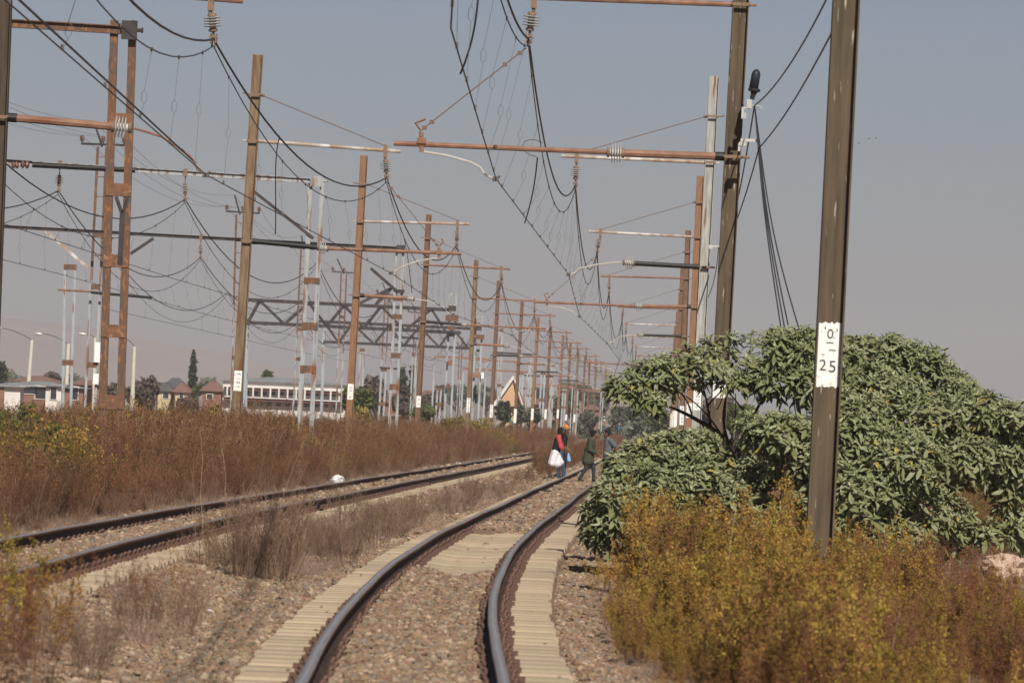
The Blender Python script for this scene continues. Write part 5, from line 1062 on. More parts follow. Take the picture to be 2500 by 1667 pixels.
# brown belt left of the farther track (tops just about the camera's height)
def yb1(n): u = rng.random(n); return 66 * (560 / 66) ** (u ** .9)
def ob1(n, Y): return LO - 1.75 - rng.random(n) ** 1.3 * (9 + Y * .04)
def hb1(O, Y, X):
    edge = np.clip((LO - 1.2 - O) / 1.6, .55, 1); patch = .98 + .44 * vnoise(X * .35 + 40, Y * .12, 8) ; dip = np.where((O > -9) & (Y < 90), .95, 1)
    return edge * patch * dip * np.where(Y > 300, 1.0, 1.08)
def pick1(X, Y, r, pr):
    nn = vnoise(X * .25 + 5, Y * .07 + 3, 21); idx = r.choice(5, len(X), p=[.24, .2, .2, .2, .16]); gr = (r.random(len(X)) < np.clip((nn - .70) * 4, 0, .7)); idx = np.where(gr, r.integers(5, 7, len(X)), idx)
    return np.where(r.random(len(X)) < .09, r.integers(7, 9, len(X)), idx)
field('brown_weeds', 'dense belt of reddish brown dry weeds beyond the farther track', 11000, ob1, yb1, brown + olive + stalks, [1] * 9, .72, 1.14, hb1, ovr=pick1)
# sparse low weeds on the open ground behind
field('veld_weeds', 'low brown scrub on the open ground behind the weed belt', 1800, lambda n, Y: LO - 12 - rng.random(n) * (12 + Y * .09), lambda n: 110 * (700 / 110) ** rng.random(n), brown + olive, [1] * 7, .5, .85)
# right of the near track, beyond the shrubs, brown verge far away
field('far_verge_weeds', 'brown weeds on the verge where both tracks bend to the right', 1500, lambda n, Y: np.where(rng.random(n) < .55, 2.4 + rng.random(n) * 10, -1.7 - rng.random(n) * .9), lambda n: 215 * (620 / 215) ** rng.random(n), brown, [1] * 5, .45, .8)
field('right_weeds', 'brown scrub behind the leafy shrubs on the right', 1500, lambda n, Y: 4.6 + rng.random(n) * (8 + Y * .07), lambda n: 82 * (420 / 82) ** rng.random(n), brown + olive, [1] * 7, .6, .95)
# brush strip between the tracks near and beyond the people
field('middle_weeds', 'patchy brown weeds between the two tracks around the walking people', 520, lambda n, Y: -1.95 + rng.normal(0, .26, n), lambda n: 140 + rng.random(n) ** .8 * 270, brown + straw + olive[:1], [1, 1, 1, 1, 1, 2, 2, .7], .35, .8, lambda O, Y, X: np.clip((Y - 125) / 110, .25, 1) * (.55 + .7 * vnoise(Y * .12, O, 50)))
# golden weeds in the right foreground
NCL = 170
_cy = 31 * (64 / 31) ** rng.random(NCL); _co = np.interp(_cy, [31, 36, 40, 45, 50, 56, 66], [2.0, 1.95, 1.9, 1.85, 1.75, 1.85, 2.3]) + rng.random(NCL) ** 1.05 * 3.7; _ch = rng.uniform(.50, 1.18, NCL); _cid = None
_co[:5] = [1.75, 1.95, 2.25, 1.7, 2.1]; _cy[:5] = [47, 48.5, 50, 43, 45]; _ch[:5] = [1.12, 1.15, 1.08, .9, 1.05]
def yg(n):
    global _cid
    _cid = rng.integers(0, NCL, n); return _cy[_cid] + rng.normal(0, .17, n)
def og(n, Y): return np.maximum(_co[_cid] + rng.normal(0, .13, n), 1.6)
def hg(O, Y, X):
    px = 1250 + X / Y * 13900; top = np.interp(px, [1450, 1600, 1750, 1850, 2000, 2100, 2200, 2300, 2500], [1.02, .98, .96, 1.02, 1.0, .98, .84, .77, .79]); k = np.interp(Y, [31, 40, 50, 62], [.85, .95, 1.05, 1.1])
    return top * k * np.clip((O - 1.55) / .5, .45, 1) * _ch[_cid] * (.85 + .2 * vnoise(X * 3, Y, 14))
def pickg(X, Y, r, pr):
    nn = vnoise(X * .9 + 3, Y * .35, 31); idx = np.array([int(q * 7.3) % 5 for q in X * 1.4 + Y * .31]); return np.where(r.random(len(X)) < np.clip((nn - .46) * 3.5 + np.clip((X / Y - .06) * 14, 0, .6), .14, .92), r.integers(5, 8, len(X)), np.where(r.random(len(X)) < .03, 8, idx))
field('golden_weeds', 'golden and brown feathery weeds filling the lower right foreground', 1250, og, yg, golds + redd + stalks, [1] * 10, .75, 1.15, hg, ovr=pickg)
field('low_weeds', 'thin low weeds and straw along the edge of the golden weeds', 120, lambda n, Y: 1.55 + rng.random(n) * .5, lambda n: 31 * 2 ** rng.random(n), straw + golds[:1], [1, 1, .6], .3, .6)
# pale dry grass between the tracks
field('dry_grass', 'low pale dry grass tufts on the ballast between the tracks', 560, lambda n, Y: -1.8 + rng.normal(0, .38, n), lambda n: 60 + rng.random(n) * 85, straw + twigp[:1], [1, 1, .35], .55, 1.0, lambda O, Y, X: (vnoise(Y * .22, O * 0 + 2, 40) > .42) * (.45 + .65 * vnoise(Y * .7, O * 3, 4)))
field('track_edge_grass', 'thin straw along the far side of the farther track', 260, lambda n, Y: LO - 1.15 - rng.random(n) * .6, lambda n: 62 * (300 / 62) ** rng.random(n), straw + twigp, [1, 1, .2, .2, .2], .35, .7)
# individual clumps one can count
def clump(label, px, py, temps, s, hs=1.0, k=3, seed=1, name='weed_clump', jit=.25):
    r = random.Random(seed); Y = 50.
    for _ in range(12):     # march to the ground under that pixel
        p = at(px, py, Y); z = float(gzr(np.array([p.x - float(C(Y))]), np.array([Y]))[0]); Y *= (HCAM - z) / (HCAM - p.z)
    root = thing(name, label, 'weeds', (p.x, Y, z))
    for i in range(k):
        t = r.choice(temps); o = bpy.data.objects.new('stems', t.data); COL.objects.link(o); o.parent = root; o.location = (r.uniform(-jit, jit), r.uniform(-jit * 3, jit * 3), -.02); o.rotation_euler = (r.gauss(0, .05), r.gauss(0, .05), r.uniform(0, 6)); q = s * r.uniform(.8, 1.1); o.scale = (q, q, q * hs)
    return root
clump('wiry brown clump with yellow-green tops standing on the ballast at lower left', 405, 1555, golds[:1] + twigp[:2] + redd[:2], .62, 1.2, 6, 3, jit=.28)
clump('pale dry grass at the foot of the clump with yellow-green tops', 370, 1580, straw, .9, 1.0, 4, 4, jit=.22)
clump('tall grey-brown twiggy clump between the tracks, left of the shadow line', 650, 1415, twigp, 1.0, 1.25, 5, 5, jit=.3)
clump('lone thin dark weed left of the clump with yellow-green tops', 167, 1480, redd[:1], .55, 1.0, 1, 6, jit=.0)
clump('out-of-focus golden weed at the left edge', 8, 1600, golds[:2] + redd[:1], .8, 1.15, 2, 7, jit=.1)
clump('brown weed in the lower left corner', 60, 1680, redd + golds[:1], .75, 1.0, 5, 8, jit=.25)
clump('tall thin weeds before the farther track, left of the twiggy clump', 560, 1370, twigp + stalks, .9, 1.3, 3, 9, jit=.3)
clump('thin upright weed standing against the farther track near the white bag', 760, 1290, stalks + twigp[:1], .8, 1.2, 2, 10, jit=.15)
clump('low twiggy weeds right of the tall twiggy clump', 800, 1340, twigp + straw, .62, .9, 6, 11, jit=.45)
clump('pale dead grass tuft between the tracks, nearer the people', 1085, 1245, straw, 1.5, 1.0, 5, 12, jit=.3)
clump('dense brown twiggy clump right of the tall twiggy one', 735, 1375, twigp + redd[:1], .85, 1.0, 6, 15, jit=.35)
clump('thin brown weeds left of the tall twiggy clump', 575, 1400, twigp + redd, .62, 1.1, 5, 16, jit=.35)
clump('dense golden brown weeds filling the lower left corner', 20, 1560, golds[:1] + redd + twigp, .72, 1.1, 6, 17, jit=.35)
clump('grey-brown twigs low in the lower left corner', 120, 1640, twigp + redd[:1], .6, 1.0, 5, 18, jit=.3)
clump('small weed between the lone dark weed and the clump with yellow-green tops', 290, 1500, redd + golds[:1], .5, 1.1, 3, 19, jit=.2)
clump('dark thin-stemmed weed at the foot of the golden weeds', 1560, 1630, redd, .7, 1.0, 2, 13, jit=.12)
# green bushes within the weed belt
def soft_bush(label, px, ytop, Y, wpx, m, n, s, seed, name='shrub'):
    T = at(px, ytop, Y); zb = gnd(T.x, Y); h = T.z - zb; w_ = wpx * Y / 13900 / 2; r = random.Random(seed); root = thing(name, label, 'shrub', (T.x, Y, zb))
    k = MB()
    for i in range(9): A = r.uniform(0, 6.28); k.tube([(T.x, Y, zb - .05), (T.x + math.cos(A) * w_ * .35, Y + math.sin(A) * w_ * .35, zb + h * .5), (T.x + math.cos(A) * w_ * .7, Y + math.sin(A) * w_ * .6, zb + h * .9)], [.02, .013, .005], 4)
    k.build('stems', 'bark_pale', root)
    lobes = [(T.x + r.uniform(-.6, .6) * w_, Y + r.uniform(-.5, .5) * w_, zb + h * r.uniform(.35, .8), w_ * r.uniform(.3, .5), w_ * .45, h * r.uniform(.15, .26)) for i in range(12)]
    crown(root, lobes, n, s, m, .6, 'foliage'); return root
MT['tamarix'] = mat('feathery_green', (.11, .11, .035), (.16, .155, .05), 6, .9, trans=.2, spec=.1)
soft_bush('feathery green bush at the left edge above the brown weeds', 35, 978, 84, 210, 'tamarix', 17000, .03, 1)
soft_bush('second green bush at the left edge, lower and to the right', 125, 1025, 86, 120, 'tamarix', 8000, .03, 2)
soft_bush('yellow-green weed bush left of the tall brown mast', 515, 985, 150, 50, 'f_yel', 5000, .05, 3)
soft_bush('yellow-green weed bush below the pale flaking portal mast', 660, 1003, 140, 40, 'f_yel', 3500, .05, 4)
soft_bush('yellow-brown bush at the foot of the orange mast', 905, 990, 210, 90, 'f_yel', 6000, .06, 5)
soft_bush('yellow-green bush left of the fourth mast in the left row', 1120, 1003, 300, 90, 'f_yel', 6000, .07, 6)
soft_bush('olive bush right of the fourth mast in the left row', 1178, 1008, 315, 90, 'f_yel', 6000, .07, 7)

# ------------------------------------------------------------------ litter, rock, birds
def crumple(name, label, px, py, w, h, m, seed, cat='litter'):
    Y = 60.
    for _ in range(14):
        p = at(px, py, Y); z = float(gzr(np.array([p.x - float(C(Y))]), np.array([Y]))[0]); Y *= (HCAM - z) / (HCAM - p.z)
    r = random.Random(seed); bm = bmesh.new(); bmesh.ops.create_icosphere(bm, subdivisions=3, radius=.5)
    for v in bm.verts:
        q = 1 + .5 * (float(vnoise(v.co.x * 5 + seed, v.co.y * 5 + v.co.z * 7, seed)) - .5) + r.uniform(-.07, .07); v.co = Vector((v.co.x * w * q, v.co.y * w * .8 * q, max(-.1 * h, v.co.z * h * q + h * .35)))
    me = bpy.data.meshes.new(name); bm.to_mesh(me); bm.free(); me.materials.append(MT[m]); o = bpy.data.objects.new(name, me); COL.objects.link(o); o.location = (p.x, Y, z); return tag(o, label, cat)
MT['bag'] = mat('crumpled_plastic', (.78, .78, .76), (.6, .6, .6), 30, .4, trans=.2); MT['rock'] = mat('pale_rock', (.5, .36, .28), (.42, .30, .22), 4, .9, bump=.4)
crumple('plastic_bag', 'white crumpled plastic bag against the farther rail', 812, 1166, .55, .48, 'bag', 1)
crumple('plastic_scrap', 'small white scrap below the tall twiggy clump', 728, 1398, .12, .05, 'bag', 2)
crumple('plastic_scrap', 'white scrap on the ballast right of the clump with yellow-green tops', 512, 1495, .05, .035, 'bag', 3)
crumple('plastic_scrap', 'small shiny scrap between the tracks near the pale dead grass', 1100, 1243, .14, .06, 'bag', 4)
crumple('plastic_scrap', 'small white scrap lying between the tracks by the pale grass', 935, 1318, .09, .07, 'bag', 5)
crumple('plastic_scrap', 'tiny white scrap in the weeds by the far rail at left', 30, 1170, .2, .1, 'bag', 6)
crumple('plastic_scrap', 'white scrap at the weeds by the farther rail, right of the plastic bag', 1118, 1136, .3, .14, 'bag', 8)
for o in bpy.data.objects:
    if o.name == 'plastic_bag': o.location = (float(C(128)) + LO - .92, 128, .0); o.scale = (.55, .5, .5)
rk = at(2455, 1345, 80); o = crumple('boulder', 'pale pink boulder glimpsed through the weeds at the right edge', 2455, 1345, 1.0, .6, 'rock', 7, 'boulder'); o.location = (rk.x, 80, gnd(rk.x, 80) + .0)
o.scale = (.7, .7, .75)
for i, (x, y) in enumerate([(2096, 351), (2121, 339), (2139, 338)]):
    p = at(x, y, 900); k = MB(); k.lathe(p - Vector((.16, 0, 0)), p + Vector((.16, 0, 0)), [(0, .02), (.3, .06), (.7, .05), (.9, .035), (1, .008)], 6)
    root = k.build('bird', 'cable'); tag(root, ['leftmost and lowest', 'middle', 'rightmost'][i] + ' of the three birds in the sky right of the nearest mast', 'bird')
    k = MB(); 
    for s in (-1, 1): k.add([p + Vector((-.05, 0, 0)), p + Vector((.08, 0, 0)), p + Vector((.02, s * .28, .12)), p + Vector((-.1, s * .5, .02)), p + Vector((-.05, 0, -.01)), p + Vector((.08, 0, -.01)), p + Vector((.02, s * .28, .11)), p + Vector((-.1, s * .5, .01))], [(0, 1, 2, 3), (7, 6, 5, 4), (0, 4, 5, 1), (1, 5, 6, 2), (2, 6, 7, 3), (3, 7, 4, 0)])
    w_ = k.build('wings', 'cable', None); w_.parent = root
# ------------------------------------------------------------------ people
MT['skin'] = mat('dark_brown_skin', (.085, .04, .024), (.10, .05, .03), 20, .5); MT['skin2'] = mat('brown_skin', (.16, .075, .045), (.18, .085, .05), 20, .5)
def cloth(n, c, c2=None, sc=14): MT[n] = mat(n, c, c2 or tuple(x * .8 for x in c), sc, .9, bump=.3)
cloth('cloth_red', (.50, .065, .07)); cloth('cloth_black', (.013, .013, .016)); cloth('cloth_white', (.78, .77, .80)); cloth('denim', (.045, .08, .15)); cloth('olive', (.055, .058, .038)); cloth('grey_tee', (.07, .08, .095), (.12, .13, .14), 30)
cloth('charcoal', (.035, .038, .045)); cloth('orange_knit', (.55, .20, .06)); cloth('green_knit', (.20, .26, .16)); cloth('shoe_dark', (.03, .035, .045)); cloth('sole', (.75, .75, .72)); cloth('hair', (.010, .008, .007)); cloth('sky_blue', (.25, .42, .75)); cloth('shoe_yellow', (.75, .5, .05)); cloth('blue_top', (.04, .11, .20)); cloth('cap_grey', (.45, .42, .40))
MT['eye_white'] = mat('eye_white', (.7, .68, .65), None, rough=.3); MT['pupil'] = mat('pupil', (.01, .008, .006), None, rough=.2)
def blob(name, prims, m, parent, vox=.011, smooth=4):
    """overlapping tapered solids fused into one continuous surface"""
    bm = bmesh.new(); off = wloc(parent)
    for p in prims:
        if p[0] == 'c':
            a, b, ra, rb = Vector(p[1]), Vector(p[2]), p[3], p[4]; L_ = (b - a).length; n = max(2, int(L_ / (min(ra, rb) * .45)) + 1); ey = p[5] if len(p) > 5 else 1
            for i in range(n + 1):
                t = i / n; c = a.lerp(b, t); bmesh.ops.create_icosphere(bm, subdivisions=2, radius=ra + (rb - ra) * t, matrix=Matrix.Translation(c - off) @ Matrix.Diagonal((1, ey, 1, 1)))
        else:
            c = Vector(p[1]); bmesh.ops.create_icosphere(bm, subdivisions=3, radius=1, matrix=Matrix.Translation(c - off) @ (Matrix.Rotation(p[3], 4, 'Y') if len(p) > 3 else Matrix.Identity(4)) @ Matrix.Diagonal((*p[2], 1)))
    me = bpy.data.meshes.new(name); bm.to_mesh(me); bm.free(); me.materials.append(MT[m]); o = bpy.data.objects.new(name, me); COL.objects.link(o); o.parent = parent
    r = o.modifiers.new('fuse', 'REMESH'); r.mode = 'VOXEL'; r.voxel_size = vox; r.use_smooth_shade = True
    s = o.modifiers.new('soft', 'SMOOTH'); s.iterations = smooth; s.factor = .5
    return o
def person(label, base, J, skin, layers, sc=1.0, face=1, yaw=0, ground=True):
    """J: joints (x right, y away, z up) in metres. face=+1 looks right."""
    base = Vector(base); root = thing('person', label, 'person', base)
    Rz = Matrix.Rotation(yaw, 3, 'Z')
    def W(v): return base + Rz @ (Vector(v) * sc)
    j = {k: W(v) for k, v in J.items()}
    P = [('e', j['head'], (.088 * sc, .078 * sc, .115 * sc)), ('e', W(Vector(J['head']) + Vector((face * .025, 0, -.045))), (.066 * sc, .062 * sc, .075 * sc)), ('c', j['neck'], W(Vector(J['head']) - Vector((0, 0, .06))), .055 * sc, .05 * sc),
         ('c', j['chest'], j['pelvis'], .125 * sc, .125 * sc, 1.25), ('c', j['neck'], j['chest'], .07 * sc, .12 * sc, 1.25)]
    # nose, ears, lips
    h = Vector(J['head']); P += [('c', W(h + Vector((face * .085, 0, .0))), W(h + Vector((face * .105, 0, -.028))), .012 * sc, .017 * sc), ('c', W(h + Vector((face * .075, -.018, -.066))), W(h + Vector((face * .075, .018, -.066))), .014 * sc, .014 * sc)]
    for s in (-1, 1): P.append(('e', W(h + Vector((-face * .005, s * .078, -.01))), (.018 * sc, .010 * sc, .03 * sc)))
    for s in 'nf':
        P += [('c', j['chest'] + Vector((0, 0, .08 * sc)), j['sh' + s], .07 * sc, .062 * sc), ('c', j['sh' + s], j['el' + s], .052 * sc, .042 * sc), ('c', j['el' + s], j['wr' + s], .042 * sc, .027 * sc),
              ('c', j['pelvis'], j['hip' + s], .11 * sc, .105 * sc), ('c', j['hip' + s], j['kn' + s], .088 * sc, .056 * sc), ('c', j['kn' + s] .lerp(j['an' + s], .0), j['kn' + s].lerp(j['an' + s], .35), .055 * sc, .056 * sc), ('c', j['kn' + s].lerp(j['an' + s], .35), j['an' + s], .056 * sc, .036 * sc), ('c', j['an' + s], j['to' + s], .042 * sc, .035 * sc)]
        wr, ha = j['wr' + s], j['ha' + s]; d = (ha - wr).normalized(); side = d.cross(Vector((0, 1, 0))); side = side.normalized() if side.length > .1 else Vector((1, 0, 0)); nrm = d.cross(side).normalized()
        P.append(('c', wr, wr + d * .08 * sc, .024 * sc, .034 * sc))
        for q, (o_, l_) in enumerate(((-.024, .062), (-.008, .074), (.009, .070), (.025, .055))):
            a0 = wr + d * .095 * sc + side * o_ * sc; a1 = a0 + d * l_ * .5 * sc; a2 = a1 + (d * .5 + nrm * .5 * face).normalized() * l_ * .5 * sc; P += [('c', a0, a1, .0095 * sc, .009 * sc), ('c', a1, a2, .009 * sc, .0075 * sc)]
        a0 = wr + d * .035 * sc - side * .03 * sc; P.append(('c', a0, a0 + (d * .8 - side * .6) * .055 * sc, .011 * sc, .009 * sc))
    body = blob('body', P, skin, root, .0095, 2)
    for s in (-1, 1):
        k = MB(); e = W(h + Vector((face * .078, s * .030, .012))); k.lathe(e - Vector((.008, 0, 0)), e + Vector((.008, 0, 0)), [(0, .004), (.3, .011), (.7, .011), (1, .004)], 8); eo = k.build('eye', 'eye_white', body)
        k = MB(); e2 = e + Vector((face * .008, 0, 0)); k.lathe(e2 - Vector((.003, 0, 0)), e2 + Vector((.003, 0, 0)), [(0, .004), (1, .005)], 6); k.build('pupil', 'pupil', body)
    for (nm, m, fn, vx) in layers: blob(nm, fn(j, W, sc, J), m, root, vx)
    return root
def shoe(m1, m2=None, accent=None):
    def f(s):
        return lambda j, W, sc, J: [('c', j['an' + s] + Vector((0, 0, -.01)), j['to' + s], .052 * sc, .044 * sc), ('c', j['an' + s] + Vector((0, 0, .03)), j['an' + s] + Vector((0, 0, -.02)), .048 * sc, .055 * sc)]
    def g(s):
        return lambda j, W, sc, J: [('c', j['an' + s] + Vector((-.03 * sc, 0, -.055 * sc)), j['to' + s] + Vector((.02 * sc, 0, -.03 * sc)), .028 * sc, .028 * sc, 1.7)]
    out = [('shoe', m1, f('n'), .012), ('shoe', m1, f('f'), .012)]
    if m2: out += [('shoe_sole', m2, g('n'), .012), ('shoe_sole', m2, g('f'), .012)]
    return out
def X_(j, k, dx=0, dy=0, dz=0): return j[k] + Vector((dx, dy, dz))
def footz(px, py, Yg=170.):
    Y = Yg
    for _ in range(14):
        p = at(px, py, Y); z = float(gzr(np.array([p.x - float(C(Y))]), np.array([Y]))[0]); Y *= (HCAM - z) / (HCAM - p.z)
    return Vector((p.x, Y, z))
# 1 bearded man, red raglan sleeves, black vest, white shorts
J1 = dict(head=(.165, 0, 1.56), neck=(.115, 0, 1.42), chest=(.085, 0, 1.24), pelvis=(.02, 0, .90), shn=(.09, -.17, 1.35), eln=(.165, -.22, 1.05), wrn=(.29, -.19, .93), han=(.37, -.17, .86),
          shf=(.12, .17, 1.35), elf=(.21, .20, 1.08), wrf=(.33, .14, .98), haf=(.40, .12, .92), hipn=(.0, -.09, .88), knn=(-.09, -.10, .47), ann=(-.165, -.10, .075), ton=(-.03, -.11, .045), hipf=(.04, .09, .88), knf=(.19, .09, .50), anf=(.17, .09, .085), tof=(.30, .09, .045))
lay1 = [('hair', 'hair', lambda j, W, s, J: [('e', X_(j, 'head', -.025, 0, .03), (.105, .098, .11)), ('e', X_(j, 'head', -.055, 0, -.02), (.075, .09, .09))], .012),
        ('beard', 'hair', lambda j, W, s, J: [('e', X_(j, 'head', .055, 0, -.105), (.062, .062, .075)), ('c', X_(j, 'head', .0, -.07, -.05), X_(j, 'head', .05, -.045, -.10), .025, .035), ('c', X_(j, 'head', .0, .07, -.05), X_(j, 'head', .05, .045, -.10), .025, .035), ('c', X_(j, 'head', .05, 0, -.13), X_(j, 'head', .06, 0, -.2), .05, .03)], .012),
        ('vest', 'cloth_black', lambda j, W, s, J: [('c', j['neck'] + Vector((-.01, 0, -.05)), j['chest'], .085, .15, 1.25), ('c', j['chest'], j['pelvis'] + Vector((0, 0, .03)), .15, .155, 1.25)], .014),
        ('sleeve', 'cloth_red', lambda j, W, s, J: [('c', j['neck'] + Vector((-.0, -.06, -.02)), j['shn'], .055, .085), ('c', j['shn'], j['eln'], .088, .068), ('c', j['eln'], j['eln'].lerp(j['wrn'], .35), .066, .058)], .013),
        ('sleeve', 'cloth_red', lambda j, W, s, J: [('c', j['neck'] + Vector((0, .06, -.02)), j['shf'], .055, .08), ('c', j['shf'], j['elf'], .08, .062)], .013),
        ('shorts', 'cloth_white', lambda j, W, s, J: [('c', X_(j, 'pelvis', 0, 0, .06), X_(j, 'pelvis', 0, 0, -.05), .14, .15, 1.2), ('c', X_(j, 'pelvis', 0, 0, -.02), X_(j, 'pelvis', .035, 0, -.36), .15, .185, .85), ('c', j['hipn'], j['hipn'].lerp(j['knn'], .88), .12, .125), ('c', j['hipf'], j['hipf'].lerp(j['knf'], .85), .12, .125)], .015),
        ('tied_jacket', 'cloth_white', lambda j, W, s, J: [('c', X_(j, 'pelvis', -.10, 0, .06), X_(j, 'pelvis', -.19, -.01, -.37), .05, .06, 1.8), ('c', X_(j, 'pelvis', -.05, -.06, .02), X_(j, 'pelvis', -.10, -.08, -.38), .09, .10)], .014)] + shoe('shoe_dark', 'sole')
b1 = footz(1353, 1170); b1.z = float(gzr(np.array([b1.x - float(C(b1.y))]), np.array([b1.y]))[0])
person('bearded man in black vest with red sleeves and white shorts, stepping over the rail', b1, J1, 'skin', lay1, 1.0)
# 2 man in an orange beanie just behind him
b2 = b1 + Vector((.19, 3.2, .0))
J2 = dict(head=(.18, 0, 1.63), neck=(.12, 0, 1.49), chest=(.10, 0, 1.30), pelvis=(.03, 0, .95), shn=(.10, -.17, 1.41), eln=(.10, -.23, 1.13), wrn=(.20, -.2, .97), han=(.25, -.18, .90), shf=(.13, .17, 1.41), elf=(.15, .22, 1.12), wrf=(.25, .16, .98), haf=(.31, .14, .92),
          hipn=(.02, -.09, .93), knn=(.03, -.09, .50), ann=(-.05, -.09, .09), ton=(.09, -.10, .05), hipf=(.05, .09, .93), knf=(.14, .09, .51), anf=(.14, .09, .09), tof=(.28, .09, .05))
lay2 = [('beanie', 'orange_knit', lambda j, W, s, J: [('e', X_(j, 'head', -.02, 0, .055), (.105, .098, .10)), ('e', X_(j, 'head', -.03, 0, .10), (.075, .07, .07))], .012), ('beanie_band', 'green_knit', lambda j, W, s, J: [('c', X_(j, 'head', -.075, 0, .0), X_(j, 'head', .055, 0, .035), .042, .042, 2.1)], .012),
        ('dreadlocks', 'hair', lambda j, W, s, J: [('c', X_(j, 'head', -.05, y, -.02), X_(j, 'chest', dx, y * 1.4, -.25 - .1 * k), .032, .018) for k, (y, dx) in enumerate(((-.07, -.02), (-.05, .08), (.05, .10), (.07, 0), (-.085, .05), (.08, .13)))], .012),
        ('shirt', 'cloth_black', lambda j, W, s, J: [('c', j['neck'] + Vector((0, 0, -.05)), j['chest'], .085, .145, 1.25), ('c', j['chest'], j['pelvis'], .145, .145, 1.25), ('c', j['shn'], j['eln'], .085, .07), ('c', j['shf'], j['elf'], .085, .07)], .014),
        ('jeans', 'denim', lambda j, W, s, J: [('c', X_(j, 'pelvis', 0, 0, .02), j['pelvis'], .135, .14, 1.15), ('c', j['hipn'], j['knn'], .105, .08), ('c', j['knn'], j['ann'], .08, .062), ('c', j['hipf'], j['knf'], .105, .08), ('c', j['knf'], j['anf'], .08, .062)], .014),
        ('plastic_carrier', 'sky_blue', lambda j, W, s, J: [('c', X_(j, 'hann' if 'hann' in j else 'han', .0, -.03, -.03), X_(j, 'han', .04, -.03, -.28), .03, .075)], .014)] + shoe('shoe_dark')
person('man in an orange knitted beanie and black shirt behind the bearded man', b2, J2, 'skin2', lay2, 1.0)
# 3 woman in an olive parka striding right
b3 = footz(1431, 1178); 
J3 = dict(head=(.205, 0, 1.44), neck=(.15, 0, 1.315), chest=(.10, 0, 1.15), pelvis=(.045, 0, .83), shn=(.09, -.15, 1.24), eln=(.06, -.20, .98), wrn=(.25, -.17, .90), han=(.32, -.15, .86), shf=(.12, .15, 1.24), elf=(.20, .19, .98), wrf=(.36, .12, .84), haf=(.41, .1, .80),
          hipn=(.03, -.08, .80), knn=(-.03, -.08, .42), ann=(-.20, -.08, .10), ton=(-.17, -.08, -.03), hipf=(.07, .08, .80), knf=(.20, .08, .44), anf=(.215, .08, .08), tof=(.33, .08, .04))
lay3 = [('hair', 'hair', lambda j, W, s, J: [('e', X_(j, 'head', -.025, 0, .03), (.10, .09, .10)), ('e', X_(j, 'head', -.115, 0, .075), (.06, .058, .062)), ('e', X_(j, 'head', -.06, 0, -.03), (.06, .075, .07))], .012),
        ('parka', 'olive', lambda j, W, s, J: [('c', j['neck'] + Vector((-.03, 0, -.03)), j['chest'], .09, .145, 1.2), ('c', j['chest'], X_(j, 'pelvis', 0, 0, .08), .145, .14, 1.3), ('c', X_(j, 'pelvis', -.01, 0, .05), X_(j, 'pelvis', -.035, 0, -.19), .145, .17, 1.25), ('c', X_(j, 'pelvis', .05, 0, -.05), X_(j, 'pelvis', .06, 0, -.2), .12, .11, 1.05), ('c', j['shn'], j['eln'], .08, .068), ('c', j['eln'], j['wrn'], .068, .05), ('c', j['shf'], j['elf'], .08, .068), ('c', j['elf'], j['wrf'], .066, .05)], .014),
        ('hood', 'olive', lambda j, W, s, J: [('e', X_(j, 'neck', -.085, 0, -.02), (.085, .11, .085)), ('c', X_(j, 'neck', -.04, -.08, .0), X_(j, 'neck', .05, -.06, -.05), .04, .035), ('c', X_(j, 'neck', -.04, .08, .0), X_(j, 'neck', .05, .06, -.05), .04, .035)], .013),
        ('belt', 'cloth_black', lambda j, W, s, J: [('c', X_(j, 'pelvis', -.07, 0, .13), X_(j, 'pelvis', .09, 0, .06), .075, .07, 2.0)], .013),
        ('leggings', 'charcoal', lambda j, W, s, J: [('c', j['hipn'], j['knn'], .098, .068), ('c', j['knn'], j['ann'], .066, .046), ('c', j['hipf'], j['knf'], .098, .068), ('c', j['knf'], j['anf'], .066, .046)], .013)] + shoe('cloth_black')
person('woman in an olive hooded parka with a hair bun, striding across the near track', b3, J3, 'skin2', lay3, 1.0)
# 4 man in a black beanie, hand on hip, facing left
b4 = Vector((at(1484, 1100, 172).x, 172, 0)); b4.z = float(gzr(np.array([b4.x - float(C(172))]), np.array([172.]))[0])
zt = at(1484, 1044, 172).z - b4.z; s4 = zt / 1.78
J4 = dict(head=(-.05, 0, 1.60), neck=(.0, .02, 1.46), chest=(.02, .02, 1.27), pelvis=(-.01, .02, .94), shn=(.08, -.13, 1.37), eln=(.30, -.14, 1.14), wrn=(.20, -.19, .94), han=(.09, -.20, .90), shf=(-.04, .17, 1.37), elf=(-.05, .24, 1.1), wrf=(-.09, .2, .9), haf=(-.12, .18, .84),
          hipn=(.02, -.09, .92), knn=(.0, -.09, .50), ann=(.03, -.09, .09), ton=(-.09, -.12, .05), hipf=(-.02, .11, .92), knf=(-.05, .11, .50), anf=(-.04, .11, .09), tof=(-.16, .09, .05))
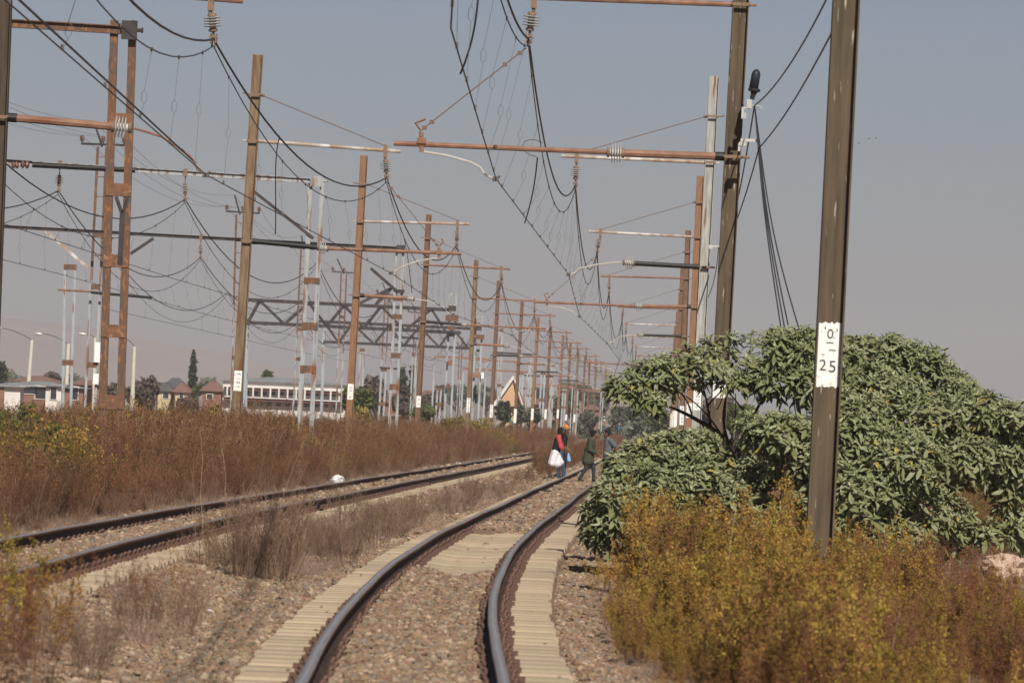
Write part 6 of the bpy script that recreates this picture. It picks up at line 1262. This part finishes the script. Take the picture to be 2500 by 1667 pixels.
lay4 = [('beanie', 'cloth_black', lambda j, W, s, J: [('e', X_(j, 'head', .015, 0, .055), (.103, .098, .085)), ('c', X_(j, 'head', .02, 0, .09), X_(j, 'head', .085, 0, .16), .075, .035)], .012), ('goatee', 'hair', lambda j, W, s, J: [('e', X_(j, 'head', -.06, 0, -.115), (.035, .04, .03)), ('e', X_(j, 'head', .03, 0, -.03), (.06, .078, .07))], .012),
        ('shirt', 'grey_tee', lambda j, W, s, J: [('c', j['neck'] + Vector((0, 0, -.05)), j['chest'], .085, .15, 1.2), ('c', j['chest'], X_(j, 'pelvis', 0, 0, .0), .15, .145, 1.2), ('c', j['shn'], j['shn'].lerp(j['eln'], .6), .09, .08), ('c', j['shf'], j['shf'].lerp(j['elf'], .6), .085, .08)], .014),
        ('jeans', 'denim', lambda j, W, s, J: [('c', X_(j, 'pelvis', 0, 0, .0), j['pelvis'], .138, .138, 1.1), ('c', j['hipn'], j['knn'], .105, .08), ('c', j['knn'], j['ann'], .08, .062), ('c', j['hipf'], j['knf'], .105, .08), ('c', j['knf'], j['anf'], .08, .062)], .014)] + shoe('shoe_dark', 'sole')
person('man in a black beanie and speckled grey shirt, hand on hip, turned towards the woman', b4, J4, 'skin2', lay4, s4, face=-1)
# 5 far walker in blue
Y5 = 600.; b5 = at(1509, 1070, Y5); b5.z = float(gzr(np.array([b5.x - float(C(Y5))]), np.array([Y5]))[0]); s5 = (at(1512, 1032, Y5).z - b5.z) / 1.75; s5 = max(.8, min(1.15, s5))
J5 = dict(J2); J5.update(head=(.06, 0, 1.60), neck=(.03, 0, 1.46), chest=(.02, 0, 1.28), pelvis=(.0, 0, .94), shn=(.03, -.18, 1.38), eln=(-.02, -.26, 1.1), wrn=(.12, -.2, 1.0), han=(.2, -.18, .98), shf=(.05, .18, 1.38), elf=(.18, .24, 1.2), wrf=(.3, .2, 1.3), haf=(.34, .2, 1.36), hipn=(0, -.09, .92), knn=(.02, -.09, .5), ann=(-.10, -.09, .09), ton=(.0, -.09, .05), hipf=(.0, .09, .92), knf=(.12, .09, .5), anf=(.12, .09, .09), tof=(.25, .09, .05))
lay5 = [('cap', 'cap_grey', lambda j, W, s, J: [('e', X_(j, 'head', 0, 0, .05), (.11, .11, .09))], .02), ('jacket', 'blue_top', lambda j, W, s, J: [('c', j['neck'], j['chest'], .1, .17, 1.2), ('c', j['chest'], j['pelvis'], .17, .16, 1.2), ('c', j['shn'], j['eln'], .09, .08), ('c', j['eln'], j['wrn'], .08, .06), ('c', j['shf'], j['elf'], .09, .08), ('c', j['elf'], j['wrf'], .08, .06)], .02),
        ('jacket_print', 'cloth_white', lambda j, W, s, J: [('e', X_(j, 'chest', 0, -.19, 0), (.10, .05, .08))], .02),
        ('jeans', 'denim', lambda j, W, s, J: [('c', j['pelvis'], j['hipn'], .15, .12), ('c', j['hipn'], j['knn'], .11, .085), ('c', j['knn'], j['ann'], .085, .065), ('c', j['hipf'], j['knf'], .11, .085), ('c', j['knf'], j['anf'], .085, .065)], .02)] + shoe('cloth_black')
person('distant walker in blue with a pale cap, beside the bend of the tracks', b5, J5, 'skin2', lay5, s5)

# ------------------------------------------------------------------ haze
hz = MB(); hz.box((0, 3490, 68), (9000, 7100, 150)); ho = hz.build('haze', [], None, kind='stuff')
hm = bpy.data.materials.new('haze'); hm.use_nodes = True; t = hm.node_tree; t.nodes.clear(); out = t.nodes.new('ShaderNodeOutputMaterial'); pv = t.nodes.new('ShaderNodeVolumePrincipled')
pv.inputs['Color'].default_value = (.94, .915, .97, 1); pv.inputs['Density'].default_value = .00018; pv.inputs['Anisotropy'].default_value = .2
t.links.new(pv.outputs[0], out.inputs['Volume']); ho.data.materials.append(hm); tag(ho, 'thin mauve-grey smog haze over the whole railway plain', 'haze')
print('objects', len(bpy.data.objects))
